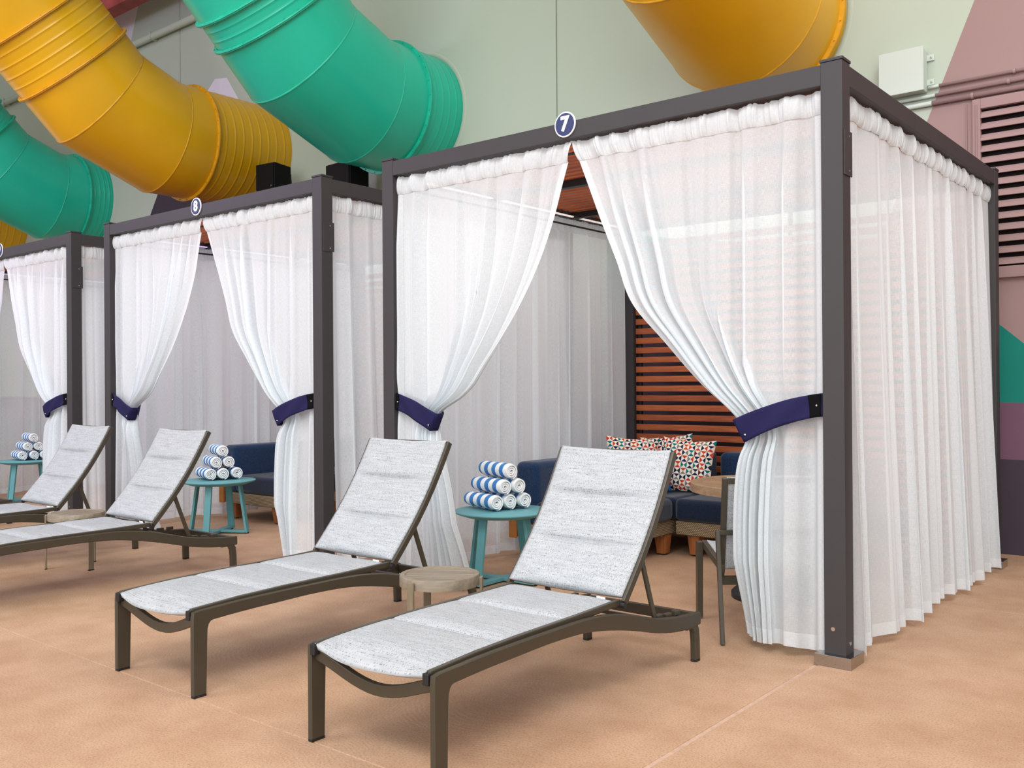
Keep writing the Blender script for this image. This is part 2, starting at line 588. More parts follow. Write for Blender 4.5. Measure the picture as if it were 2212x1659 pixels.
# grey pipe along the wall
pr = empty('wall_pipe', (-21, 8.08, 6.97))
MB().tube([(-4, 0, 0), (6, 0, 0), (12, 0, 0)], 0.055, 16).build('pipe', M['mint'], pr, smooth=True)
for x in (1.6, 7.0, 9.5):
    MB().box(x - 0.02, x + 0.02, -0.06, 0.085, -0.06, 0.06).build('bracket', M['mint'], pr, bevel=0.004)
tag(pr, 'thick wall pipe painted green grey behind the slides', 'pipe')

# ------------------------------------------------------------------ water slides
def slide(X, y_fl, n_ribs, m, mt, label, collar2=0.6, n_ribs2=4, Rr=0.73, zc=4.60, long=4.0):
    root = empty('tube_slide', (X, YW, zc))
    N = 72
    def e2(th):
        return Vector((0, math.sin(th), math.cos(th)))
    def ring(c, th, r, k=1.0):
        e = e2(th) * k
        return [Vector(c) + Vector((math.cos(2 * PI * j / N), 0, 0)) * r + e * math.sin(2 * PI * j / N) * r for j in range(N)]
    def dirv(th):
        return Vector((0, -math.cos(th), math.sin(th)))
    def collar(c0, th, L, n, name='ribbed_collar'):
        rs = []
        steps = [(0, 0.0)]
        for i in range(1, n + 1):
            s = L * i / (n + 1)
            steps += [(s - 0.03, 0.0), (s - 0.007, 0.0), (s - 0.002, 0.0035), (s + 0.002, 0.0035), (s + 0.007, 0.0), (s + 0.03, 0.0)]
        steps.append((L, 0.0))
        for s, dr in steps:
            rs.append(ring(Vector(c0) + dirv(th) * s, th, Rr - 0.004 + dr))
        MB().rings(rs, True, False).build(name, m, root, smooth='auto')
        return Vector(c0) + dirv(th) * L
    def flange(c, th):
        c = Vector(c)
        d = dirv(th)
        rs = [ring(c + d * s, th, r) for s, r in ((-0.014, Rr), (-0.014, Rr + 0.036), (-0.002, Rr + 0.04), (-0.002, Rr + 0.032), (0.002, Rr + 0.032), (0.002, Rr + 0.04), (0.014, Rr + 0.036), (0.014, Rr))]
        f = MB().rings(rs, True, False).build('flange', mt, root, smooth='auto')
        b = MB()
        for i in range(28):
            a = 2 * PI * i / 28
            p = c + Vector((math.cos(a), 0, 0)) * (Rr + 0.022) + e2(th) * math.sin(a) * (Rr + 0.022)
            b.tube([p - d * 0.024, p + d * 0.024], 0.007, 6)
        b.build('bolts', mt, f, kind='stuff')
    def seam(c, th, k):
        rs = []
        for s, r in ((-0.012, Rr - 0.002), (-0.005, Rr + 0.004), (0.005, Rr + 0.004), (0.012, Rr - 0.002)):
            rs.append(ring(Vector(c) + dirv(th) * s, th, r, k))
        MB().rings(rs, True, False).build('seam_band', mt, root, smooth=True)
    y0 = 0.0
    c = Vector((0, 0.01, 0))
    L = YW - y_fl
    c = collar(c, 0, L, n_ribs)
    flange(c, 0)
    d1, d2 = math.radians(22), math.radians(45)
    k1, k2 = 1 / math.cos(d1 / 2), 1 / math.cos((d2 - d1) / 2)
    s1 = c + dirv(0) * 0.39
    s2 = s1 + dirv(d1) * 0.88
    s3 = s2 + dirv(d2) * 0.46
    MB().rings([ring(c, 0, Rr), ring(s1, d1 / 2, Rr, k1)], True, False).build('elbow_section', m, root, smooth=True)
    MB().rings([ring(s1, d1 / 2, Rr, k1), ring(s2, (d1 + d2) / 2, Rr, k2)], True, False).build('elbow_section', m, root, smooth=True)
    MB().rings([ring(s2, (d1 + d2) / 2, Rr, k2), ring(s3, d2, Rr)], True, False).build('elbow_section', m, root, smooth=True)
    seam(s1, d1 / 2, k1)
    seam(s2, (d1 + d2) / 2, k2)
    flange(s3, d2)
    e = collar(s3, d2, collar2, n_ribs2)
    flange(e, d2)
    MB().rings([ring(e, d2, Rr), ring(e + dirv(d2) * long, d2, Rr)], True, False).build('straight_section', m, root, smooth=True)
    # painted-over caulk ring where the tube meets the wall
    rs = [ring((0, s, 0), 0, r) for s, r in ((0.0, Rr), (-0.012, Rr + 0.012), (0.0, Rr + 0.05))]
    MB().rings(rs, True, False).build('wall_caulk', M['mint'], root, smooth=True)
    return tag(root, label, 'water slide', 'tube slides coming through the wall')

slide(-8.12, 7.60, 4, M['slide_green'], M['slide_green_trim'], 'large green tube slide leaving the wall above the cabana numbered 7', 0.30, 2)
slide(-11.30, 7.00, 8, M['slide_yellow'], M['slide_yellow_trim'], 'yellow tube slide with long ribbed collar above the cabana numbered 8', 0.62, 4)
slide(-16.15, 7.76, 4, M['slide_green'], M['slide_green_trim'], 'darker green tube slide at the far left above cabana 9', 0.3, 2)
slide(-3.64, 8.0, 1, M['slide_yellow'], M['slide_yellow_trim'], 'yellow tube slide at the top right over the nearest cabana', 0.5, 3)
slide(-19.35, 7.0, 8, M['slide_yellow'], M['slide_yellow_trim'], 'sliver of yellow tube slide at the left edge below the green slide', 0.6, 4)

# ------------------------------------------------------------------ wall fittings
# louvred vent
lv = empty('louvred_vent', (-1.25, YW, 2.16))
LX0, LX1, LZ0, LZ1 = -0.60, 0.70, 0.09, 1.345
b = MB()
b.box(LX0 - 0.06, LX0, -0.05, 0.0, LZ0 - 0.09, LZ1 + 0.08)
b.box(LX1, LX1 + 0.06, -0.05, 0.0, LZ0 - 0.09, LZ1 + 0.08)
b.box(LX0, LX1, -0.05, 0.0, LZ1, LZ1 + 0.08)
b.box(LX0, LX1, -0.05, 0.0, LZ0 - 0.09, LZ0)
b.build('vent_frame', M['pink'], lv, bevel=0.004)
MB().box(LX0, LX1, -0.006, 0.0, LZ0, LZ1).build('dark_backing', M['dark'], lv)
MB().tube([(LX0 - 0.03, -0.055, 0.55), (LX0 - 0.03, -0.055, 1.38)], 0.007, 8).build('hinge', M['pink'], lv)
MB().box(LX0 - 0.117, LX0 - 0.108, -0.012, 0, -0.3, 1.41).build('panel_edge', M['pink'], lv)
sl0 = None
nsl = 14
for i in range(nsl):
    z = LZ0 + (LZ1 - LZ0) * (i + 0.5) / nsl
    if sl0 is None:
        sl0 = MB().prism([(-0.052, -0.030), (-0.046, -0.033), (-0.014, 0.018), (-0.006, 0.024), (-0.014, 0.026), (-0.022, 0.022)], 'X', LX0, LX1).build('louvre_slat', M['pink'], lv)
        sl0.location = (0, 0, z)
    else:
        inst('louvre_slat', sl0, lv, (0, 0, z))
tag(lv, 'dusty pink louvred wall vent at the right edge', 'vent')

# electrical box and conduits
eb = empty('junction_box', (-2.40, YW, 3.70))
MB().box(-0.19, 0.145, -0.14, -0.012, 0.02, 0.36).build('box_body', M['box_white'], eb, bevel=0.008)
MB().box(-0.20, 0.155, -0.155, -0.14, 0.012, 0.368).build('box_lid', M['box_white'], eb, bevel=0.004)
for z in (0.10, 0.30):
    br = MB().box(0.13, 0.20, -0.02, 0.0, z - 0.025, z + 0.025).build('mounting_tab', M['box_white'], eb, bevel=0.004)
    MB().tube([(0.18, -0.03, z), (0.18, -0.018, z)], 0.008, 8).build('screw', M['steel'], br)
tag(eb, 'pale square junction box on the mint wall above the nearest cabana', 'box')
for i, (z, x0, xb, lab) in enumerate(((3.755, -2.245, -2.16, 'uppermost thin conduit leaving the junction box, half mint half pink'),
                                      (3.683, -2.75, -2.19, 'middle conduit on the wall just below the junction box'),
                                      (3.622, -2.75, -2.215, 'lowest thick conduit on the wall above the louvred vent'))):
    r = (0.014, 0.014, 0.02)[i]
    c = empty('conduit', (x0, YW - 0.03, z))
    MB().tube([(0, 0, 0), (xb - x0, 0, 0)], r, 12).build('mint_length', M['box_white'], c, smooth=True)
    MB().tube([(xb - x0, 0, 0), (3.5 - x0, 0, 0)], r, 12).build('pink_length', M['pink'], c, smooth=True)
    for x in ((-1.62, 0.4, 2.0), (-1.66, 0.4, 2.0), (-1.92, 0.2, 1.8))[i]:
        MB().tube([(x - x0, 0, 0), (x - x0 + 0.02, 0, 0)], r + 0.006, 12).build('strap', M['pink'], c)
    tag(c, lab, 'conduit')

# speakers
def speaker(loc, rz, w, d, h, label):
    r = empty('loudspeaker', loc, rz)
    MB().prism([(-w / 2, -d / 2), (w / 2, -d / 2), (w * 0.34, d / 2), (-w * 0.34, d / 2)], 'Z', 0, h).build('cabinet', M['speaker'], r, bevel=0.01)
    MB().box(-w / 2 + 0.02, w / 2 - 0.02, -d / 2 - 0.012, -d / 2, 0.02, h - 0.02).build('grille', M['speaker'], r, bevel=0.004)
    MB().box(-0.05, 0.05, d / 2 - 0.02, d / 2 + 0.268, h * 0.3, h * 0.5).build('wall_bracket', M['black_metal'], r)
    MB().tube([(w / 2 - 0.05, -d / 2 - 0.018, h * 0.55), (w / 2 - 0.05, -d / 2 - 0.01, h * 0.55)], 0.012, 8).build('badge', M['steel'], r)
    return tag(r, label, 'speaker', 'loudspeakers on the wall')
speaker((-10.36, 7.72, 3.60), math.radians(6), 0.36, 0.34, 0.68, 'black loudspeaker in front of the yellow slide collar')
speaker((-8.88, 7.72, 3.43), math.radians(-4), 0.50, 0.34, 0.64, 'wide black loudspeaker under the large green slide')

# ------------------------------------------------------------------ cabanas
XA, YF, HC, WC, SP, DC, PW = -1.616, 4.456, 2.894, 3.173, 3.8176, 3.15, 0.105
BH = 0.10           # beam height
num_poly = {}
def numeral(ch, m):
    cu = bpy.data.curves.new('numeral_' + ch, 'FONT')
    cu.body = ch
    cu.size = 0.115
    cu.align_x = 'CENTER'
    cu.align_y = 'CENTER'
    cu.offset = 0.0050
    cu.extrude = 0.0012
    t = bpy.data.objects.new('tmp', cu)
    COL.objects.link(t)
    dg = bpy.context.evaluated_depsgraph_get()
    me = bpy.data.meshes.new_from_object(t.evaluated_get(dg))
    bpy.data.objects.remove(t)
    me.materials.clear()
    me.materials.append(m)
    return me

def cabana(k, ch, label):
    root = empty('cabana', (XA - SP * k, YF, 0))     # origin: outer front right corner
    W, D, P = WC, DC, PW
    corners = [(-P, 0), (-W, 0), (-P, D - P), (-W, D - P)]
    for i, (x, y) in enumerate(corners):
        po = MB().box(x, x + P, y, y + P, 0.05, HC - 0.008).build('post', M['frame'], root, bevel=0.003)
        MB().box(x - 0.004, x + P + 0.004, y - 0.004, y + P + 0.004, HC - 0.008, HC + 0.006).build('post_cap', M['frame_cap'], po, bevel=0.002)
        o = 0.036
        sh = MB()
        sh.box(x - o, x + P + o, y - o, y + P + o, 0.0, 0.056)
        sh.build('base_shoe', M['chrome'], po, bevel=0.002)
        MB().tube([(x + P * 0.42, y - 0.004, 0.175), (x + P * 0.42, y + 0.002, 0.175)], 0.010, 14).build('bolt', M['steel'], po)
        MB().tube([(x + P + 0.004, y + P * 0.5, 0.105), (x + P - 0.002, y + P * 0.5, 0.105)], 0.009, 14).build('bolt', M['steel'], po)
        if i == 0:
            MB().box(x + P, x + P + 0.006, y + 0.012, y + P + 0.01, 2.34, 2.555).build('cover_plate', M['frame'], po, bevel=0.0015)
            for z in (2.365, 2.53):
                MB().tube([(x + P + 0.008, y + 0.075, z), (x + P + 0.005, y + 0.075, z)], 0.0045, 8).build('screw', M['steel'], po)
    zt, zb = HC - 0.016, HC - 0.016 - BH
    for (x0, x1, y0, y1) in ((-W + P, -P, 0.002, P - 0.002), (-W + P, -P, D - P + 0.002, D - 0.002), (-P + 0.002, -0.002, P, D - P), (-W + 0.002, -W + P - 0.002, P, D - P)):
        MB().box(x0, x1, y0, y1, zb, zt).build('beam', M['frame'], root, bevel=0.003)
    # curtain rods
    for (a, c) in (((-W + P, 0.078, 2.71), (-P, 0.078, 2.71)), ((-0.075, P, 2.71), (-0.075, D - P, 2.71)), ((-W + 0.075, P, 2.71), (-W + 0.075, D - P, 2.71))):
        MB().tube([a, c], 0.008, 8).build('curtain_rod', M['black_metal'], root)
    # roof: black rafters carrying cedar battens
    for y in (1.05, 2.10):
        MB().box(-W + P, -P, y - 0.03, y + 0.03, zb - 0.02, zb + 0.03).build('rafter', M['black_metal'], root, bevel=0.003)
    s0 = None
    n = 34
    for i in range(n):
        y = P + 0.05 + (D - 2 * P - 0.1) * i / (n - 1)
        if s0 is None:
            s0 = MB().box(-W + P + 0.004, -P - 0.004, -0.02, 0.02, 0, 0.045).build('roof_batten', M['cedar'], root, bevel=0.003)
            s0.location = (0, y, zb + 0.032)
        else:
            inst('roof_batten', s0, root, (0, y, zb + 0.032))
    # slatted back screen
    for x in (-W + P + 0.02, -W / 2, -P - 0.05):
        MB().box(x, x + 0.03, D - 0.045, D - 0.02, 0.06, zb).build('screen_stile', M['black_metal'], root)
    s0 = None
    for i in range(29):
        z = 0.13 + 0.0885 * i
        if s0 is None:
            s0 = MB().box(-W + P + 0.006, -P - 0.006, D - 0.07, D - 0.045, 0, 0.054).build('screen_slat', M['cedar'], root, bevel=0.003)
            s0.location = (0, 0, z)
        else:
            inst('screen_slat', s0, root, (0, 0, z))
    # LED strip tucked under the left beam
    led = MB().box(-W + P + 0.012, -W + P + 0.03, 0.3, D - 0.3, zb - 0.012, zb - 0.001).build('led_strip', M['led_cool'] if k else M['led_warm'], root)
    ld = bpy.data.lights.new('cabana_fill', 'AREA')  # unseen area lamp added under the roof to brighten the curtains
    ld.shape = 'RECTANGLE'
    ld.size, ld.size_y = 2.4, 2.4
    ld.energy = 28
    ld.color = (0.93, 0.88, 1.0) if k else (1.0, 0.95, 0.95)
    lo = bpy.data.objects.new('cabana_fill', ld)
    COL.objects.link(lo)
    lo.parent = root
    lo.location = (-W / 2, D / 2, zb - 0.03)
    # number sign
    sx, sz = -1.615, 2.862
    d = MB().rings([[(sx + r * math.cos(2 * PI * j / 40), y, sz + r * math.sin(2 * PI * j / 40)) for j in range(40)] for r, y in ((0.074, 0.0), (0.074, -0.008))], True, True).build('number_sign', M['sign_white'], root, bevel=0.001)
    MB().rings([[(sx + r * math.cos(2 * PI * j / 40), y, sz + r * math.sin(2 * PI * j / 40)) for j in range(40)] for r, y in ((0.066, -0.006), (0.066, -0.0095))], True, True).build('sign_face', M['sign_navy'], d)
    me = numeral(ch, M['sign_white'])
    nu = bpy.data.objects.new('numeral', me)
    COL.objects.link(nu)
    nu.parent = d
    nu.location = (sx, -0.0105, sz)
    nu.rotation_euler = (PI / 2, 0, 0)
    return tag(root, label, 'cabana', 'cabanas along the wall')

cabana(0, '7', 'nearest charcoal framed cabana with round sign numbered 7')
cabana(1, '8', 'middle charcoal framed cabana with round sign numbered 8')
cabana(2, '9', 'farthest cabana cut by the left edge with sign numbered 9')

# ------------------------------------------------------------------ curtains
def smooth_interp(xs, ys, x):
    """monotone-ish smooth interpolation (Catmull-Rom)"""
    xs, ys, x = np.asarray(xs, float), np.asarray(ys, float), np.asarray(x, float)
    m = np.gradient(ys, xs)
    i = np.clip(np.searchsorted(xs, x) - 1, 0, len(xs) - 2)
    h = xs[i + 1] - xs[i]
    t = np.clip((x - xs[i]) / h, 0, 1)
    return (2 * t**3 - 3 * t**2 + 1) * ys[i] + (t**3 - 2 * t**2 + t) * h * m[i] + (-2 * t**3 + 3 * t**2) * ys[i + 1] + (t**3 - t**2) * h * m[i + 1]

def fold_wave(u, n, rng):
    """irregular pleats across the width: (depth, sideways) pair, so the pleats roll over like an S"""
    ph = rng.uniform(0, 6.28, 8)
    w = u + 0.022 * np.sin(2 * PI * 2.3 * u + ph[0]) + 0.012 * np.sin(2 * PI * 5.1 * u + ph[1])
    am = 0.75 + 0.35 * np.sin(2 * PI * 1.7 * u + ph[5])
    t1 = 2 * PI * n * w + ph[2]
    t2 = 2 * PI * n * 0.47 * w + ph[3]
    t3 = 2 * PI * n * 1.93 * w + ph[4]
    d = am * np.sin(t1) + 0.45 * np.sin(t2) + 0.25 * np.sin(t3)
    q = am * np.sin(2 * t1 + ph[6] * 0.2) * 0.55 + 0.3 * np.cos(t2)
    return d, q

ZT, ZH = 2.765, 2.655       # curtain top and stitched line under the rod pocket

def make_curtain(root, S, width, hem_w=0.045, z_of=None, zb=0.05):
    """S(u, z) -> xyz arrays for the hanging cloth.  Splits into body, header, hem and edge hem."""
    nu = 170
    def part(name, us, zs, m, off=0.0, head=False):
        U, Z = np.meshgrid(us, zs)
        P = S(U, Z, head)
        uv = np.stack([U * width * 1.3, Z], -1)
        return grid_mesh(name, P, m, root, uv)
    e = hem_w / width
    us = np.linspace(0, 1, nu)
    body_z = np.concatenate([np.linspace(ZH, 0.11, 96)])
    part('voile_panel', np.linspace(e, 1 - e, nu), body_z, M['sheer'])
    part('edge_hem', np.linspace(0, e, 6), body_z, M['sheer_hem'])
    part('edge_hem', np.linspace(1 - e, 1, 6), body_z, M['sheer_hem'])
    part('bottom_hem', us, np.linspace(0.11, zb, 5), M['sheer_hem'])
    hu = np.linspace(0, 1, 420)
    part('rod_pocket', hu, np.linspace(ZT, ZH - 0.002, 14), M['sheer_hem'], head=True)

def header_shape(U, Z, width, rng_ph):
    """gathered rod pocket: fine ruffles bulging round the rod"""
    t = (Z - ZH) / (ZT - ZH)                 # 0 at stitch, 1 at top
    f = 40 * width / 1.5
    w = U + 0.013 * np.sin(2 * PI * 3.7 * U + rng_ph) + 0.005 * np.sin(2 * PI * 13.3 * U + 2 * rng_ph) + 0.004 * (1 - t) * np.sin(2 * PI * 7 * U)
    ridge = np.abs(np.sin(PI * f * w)) ** 0.7
    ridge2 = np.abs(np.sin(PI * f * 2.3 * w + rng_ph)) ** 0.8
    big = 0.6 + 0.4 * np.sin(2 * PI * f * 0.31 * w + rng_ph)
    ct = np.clip(t, 0, 1)
    bulge = np.sin(ct * PI) ** 0.6
    out = 0.006 * bulge + (0.017 * ridge * big + 0.006 * ridge2) * (0.35 + 0.65 * bulge)
    dz = ct ** 3 * (0.008 * ridge * big + 0.003 * np.sin(2 * PI * f * 0.21 * w + 1))
    return out, dz

def tied_curtain(k, side, seed, label):
    """front curtain gathered to a post. side=+1: hangs from the right post, -1: from the left post"""
    rng = np.random.default_rng(seed)
    x0 = XA - SP * k
    root = empty('curtain', (x0, YF, 0))
    ph = rng.uniform(0, 6.28)
    W = WC
    mid = -1.598
    if side > 0:
        xo = -PW - 0.004
        zs = [0.0, 0.15, 0.45, 0.70, 0.976, 1.08, 1.179, 1.347, 1.575, 1.79, 2.05, 2.28, 2.52, 2.765]
        xi = [-0.56, -0.565, -0.585, -0.585, -0.555, -0.525, -0.579, -0.764, -0.985, -1.189, -1.30, -1.401, -1.50, mid - 0.004]
    else:
        xo = -W + PW + 0.004
        zs = [0.0, 0.15, 0.45, 0.70, 0.96, 1.08, 1.176, 1.268, 1.5, 1.72, 1.943, 2.3, 2.55, 2.765]
        xi = [-2.50, -2.50, -2.53, -2.58, -2.66, -2.69, -2.667, -2.482, -2.244, -2.06, -1.908, -1.735, -1.66, mid + 0.004]
    zs, xi = np.array(zs), np.array(xi)
    width = 1.5
    nf = 9
    full = abs(mid - xo)
    sg = -1.0 if side > 0 else 1.0
    def S(U, Z, head=False):
        xin = smooth_interp(zs, xi, Z)
        sp = np.abs(xin - xo)                                   # width left to the cloth at this height
        q = U * full / sp
        qm = full / sp
        q0 = 0.55
        slope = (1 - q0) / np.maximum(qm - q0, 1e-3)
        hang = np.where(q < q0, q, q0 + (q - q0) * slope)       # outer part hangs straight, the rest is bunched
        w = np.clip((q - q0) / 0.25 + 0.5, 0, 1)
        gath = np.clip(1 - slope, 0, 1) * (w * w * (3 - 2 * w))
        X = xo + sg * sp * hang
        fw_, fq = fold_wave(U, nf, np.random.default_rng(seed))
        tie = np.exp(-((Z - (1.24 - 0.14 * hang)) / 0.10) ** 2)
        grow = np.clip((ZH - Z) / 0.55 + 0.35, 0.35, 1)
        amp = (0.033 + 0.018 * gath) * grow * (1 - 0.45 * tie)
        Y = 0.052 + amp * fw_
        Y = Y - 0.03 * gath * (1 - tie)
        low = np.clip((0.95 - Z) / 0.85, 0, 1)
        Y = Y + 0.13 * np.clip((0.45 - Z) / 0.4, 0, 1) * hang ** 3 - 0.04 * low * np.sin(PI * hang)
        X = X + 0.75 * amp * fq * (sp / full) ** 0.5 * np.clip(np.sin(PI * U) * 3, 0, 1)
        Zo = Z.copy()
        lo2 = np.clip((0.5 - Z) / 0.45, 0, 1)
        Zo = Zo + lo2 * (0.014 * np.sin(6 * U + ph) - 0.008 * fw_ + 0.03 * hang ** 4)
        # slanting tension wrinkles above the tie
        Y = Y + 0.008 * np.sin(30 * U + 8 * Z + ph) * np.clip(1.9 - Z, 0, 0.7) * np.clip(Z - 1.15, 0, 0.3) * 4
        if head:
            o, dz = header_shape(U, Z, width, ph)
            t = np.clip((Z - ZH) / 0.02, 0, 1)
            Y = Y * 1.0 - o
            Zo = Zo + dz
        return np.stack([X, Y, Zo], -1)
    make_curtain(root, S, width, zb=0.035)
    tag(root, label, 'curtain', 'sheer white cabana curtains')
    # tie strap
    r2 = empty('curtain_tieback', (x0, YF, 1.2))
    n = 40
    ts = np.linspace(0, 1, n)
    xe = -0.525 if side > 0 else -2.672
    xa = xo + (0.004 if side > 0 else -0.004)
    xx = xa + (xe - xa) * ts
    yy = 0.02 - 0.055 * np.sin(np.clip(ts, 0, 1) * PI * 0.62) ** 0.8
    z_mid = 0.045 - 0.135 * ts ** 1.15 + 0.012 * np.sin(PI * ts)
    hgt = 0.112
    sl = 0.020 * side
    rows = []
    for t in np.linspace(-0.5, 0.5, 9):
        rows.append(np.stack([xx - sl * t * 2 * ts * 1.6, yy + 0.004 * np.sin(11 * ts + 5 * t), z_mid + t * hgt], -1))
    # tail that wraps behind the bunch and returns to the post
    P = np.array(rows)
    front = grid_mesh('strap', P, M['navy_strap'], r2)
    sd = front.modifiers.new('thickness', 'SOLIDIFY')
    sd.thickness = 0.004
    back = []
    for t in np.linspace(-0.5, 0.5, 5):
        s = np.linspace(0, 1, 24)
        ang = s * PI
        bx = xe + (xa - xe) * np.clip(s * 1.15 - 0.15, 0, 1) - side * 0.012 * np.sin(np.clip(s / 0.3, 0, 1) * PI)
        by = yy[-1] + (0.115 - yy[-1]) * np.clip(s / 0.3, 0, 1)
        bz = z_mid[-1] + (z_mid[0] - z_mid[-1]) * np.clip(s * 1.15 - 0.15, 0, 1) + t * hgt
        back.append(np.stack([bx - sl * t * 2 * 1.6 * (1 - s), by, bz], -1))
    bk = grid_mesh('strap_return', np.array(back), M['navy_strap'], r2)
    bk.modifiers.new('thickness', 'SOLIDIFY').thickness = 0.004
    # hook tape and snaps
    rows = []
    i0, i1 = (1, 7) if side > 0 else (0, 5)
    pt = grid_mesh('hook_tape', P[:, i0:i1, :] + np.array([0, -0.005, 0]), M['velcro'], r2)
    pt.modifiers.new('thickness', 'SOLIDIFY').thickness = 0.003
    for i, j, dz in ((3, 4, 0.0), (n - 3, 2, 0.0)):
        p = P[j, i]
        MB().lathe([(0.0, 0.0055), (0.0045, 0.0045), (0.0075, 0.0), (0.0075, -0.003)], 14).build('snap', M['chrome'], r2, smooth=True)
        s = r2.children[-1] if False else bpy.context.scene.collection.objects[-1]
        s.location = (p[0], p[1] - 0.006, p[2])
        s.rotation_euler = (PI / 2, 0, 0)
    tag(r2, label.replace('sheer white curtain tied to', 'navy strap with snaps on'), 'tieback', 'navy curtain tiebacks')

def side_curtain(k, which, half, seed, label):
    """straight hanging curtain on the side of a cabana; which=+1 right side, -1 left side; half 0 near, 1 far"""
    rng = np.random.default_rng(seed)
    x0 = XA - SP * k
    root = empty('curtain', (x0, YF, 0))
    ph = rng.uniform(0, 6.28)
    ya, yb = (PW + 0.006, 1.66) if half == 0 else (1.63, DC - PW + 0.02)
    xc = -0.05 if which > 0 else -WC + 0.05
    width = abs(yb - ya)
    nf = 7
    bulge = 0.075 if which > 0 else -0.02
    def S(U, Z, head=False):
        fw_, fq = fold_wave(U, nf, np.random.default_rng(seed))
        h = np.clip((ZH - Z) / 2.6, 0, 1)
        amp = 0.012 + 0.034 * h ** 0.5
        spread = 1 + (0.03 if half == 1 else 0.0) * h
        Y = ya + (yb - ya) * U * spread + 0.8 * amp * fq * np.clip(np.sin(PI * U) * 3, 0, 1)
        X = xc + amp * fw_ + bulge * h ** 1.5 * (0.4 + 0.6 * np.sin(PI * np.clip(U * 0.9 + 0.1, 0, 1)))
        Zo = Z + np.clip((0.4 - Z) / 0.4, 0, 1) * (0.010 * np.sin(7 * U + ph))
        if head:
            o, dz = header_shape(U, Z, width, ph)
            X = X + o * (1 if which > 0 else -1) * 1.0
            Zo = Zo + dz
        return np.stack([X, Y, Zo], -1)
    make_curtain(root, S, width, zb=0.045)
    tag(root, label, 'curtain', 'sheer white cabana curtains')

names = {0: 'the nearest cabana', 1: 'the middle cabana', 2: 'the leftmost cabana'}
for k in range(3):
    tied_curtain(k, 1, 11 + k, 'sheer white curtain tied to the right front post of %s' % names[k])
    tied_curtain(k, -1, 31 + k, 'sheer white curtain tied to the left front post of %s' % names[k])
    side_curtain(k, 1, 0, 51 + k, 'sheer white curtain on the right side of %s, panel nearer the front' % names[k])
    side_curtain(k, 1, 1, 61 + k, 'sheer white curtain on the right side of %s, panel nearer the wall' % names[k])
    side_curtain(k, -1, 0, 71 + k, 'sheer white curtain on the left side of %s, panel nearer the front' % names[k])
    side_curtain(k, -1, 1, 81 + k, 'sheer white curtain on the left side of %s, panel nearer the wall' % names[k])

# ------------------------------------------------------------------ loungers
def puff(nx, ny, sections, thick, sag, wrinkle, seed):
    """height field of a padded sling, (ny, nx): u across, v along"""
    rng = np.random.default_rng(seed)
    u = np.linspace(-1, 1, nx)
    v = np.linspace(0, 1, ny)
    U, V = np.meshgrid(u, v)
    s = (V * sections) % 1.0
    s[-1, :] = 1.0
    prof = (1 - np.exp(-s / 0.045)) * (1 - np.exp(-(1 - s) / 0.02)) * (1.0 - 0.42 * s ** 1.3)
    edge = (1 - np.abs(U) ** 5) * np.clip((1 - np.abs(U)) / 0.03, 0, 1) ** 0.5
    h = thick * prof * edge * (0.85 + 0.15 * np.cos(U * 2.5))
    h += wrinkle * np.sin(5 * U + 14 * V + rng.uniform(0, 6)) * np.sin(9 * V + rng.uniform(0, 6)) * edge
    h -= sag * (1 - U ** 2)
    return U, V, h

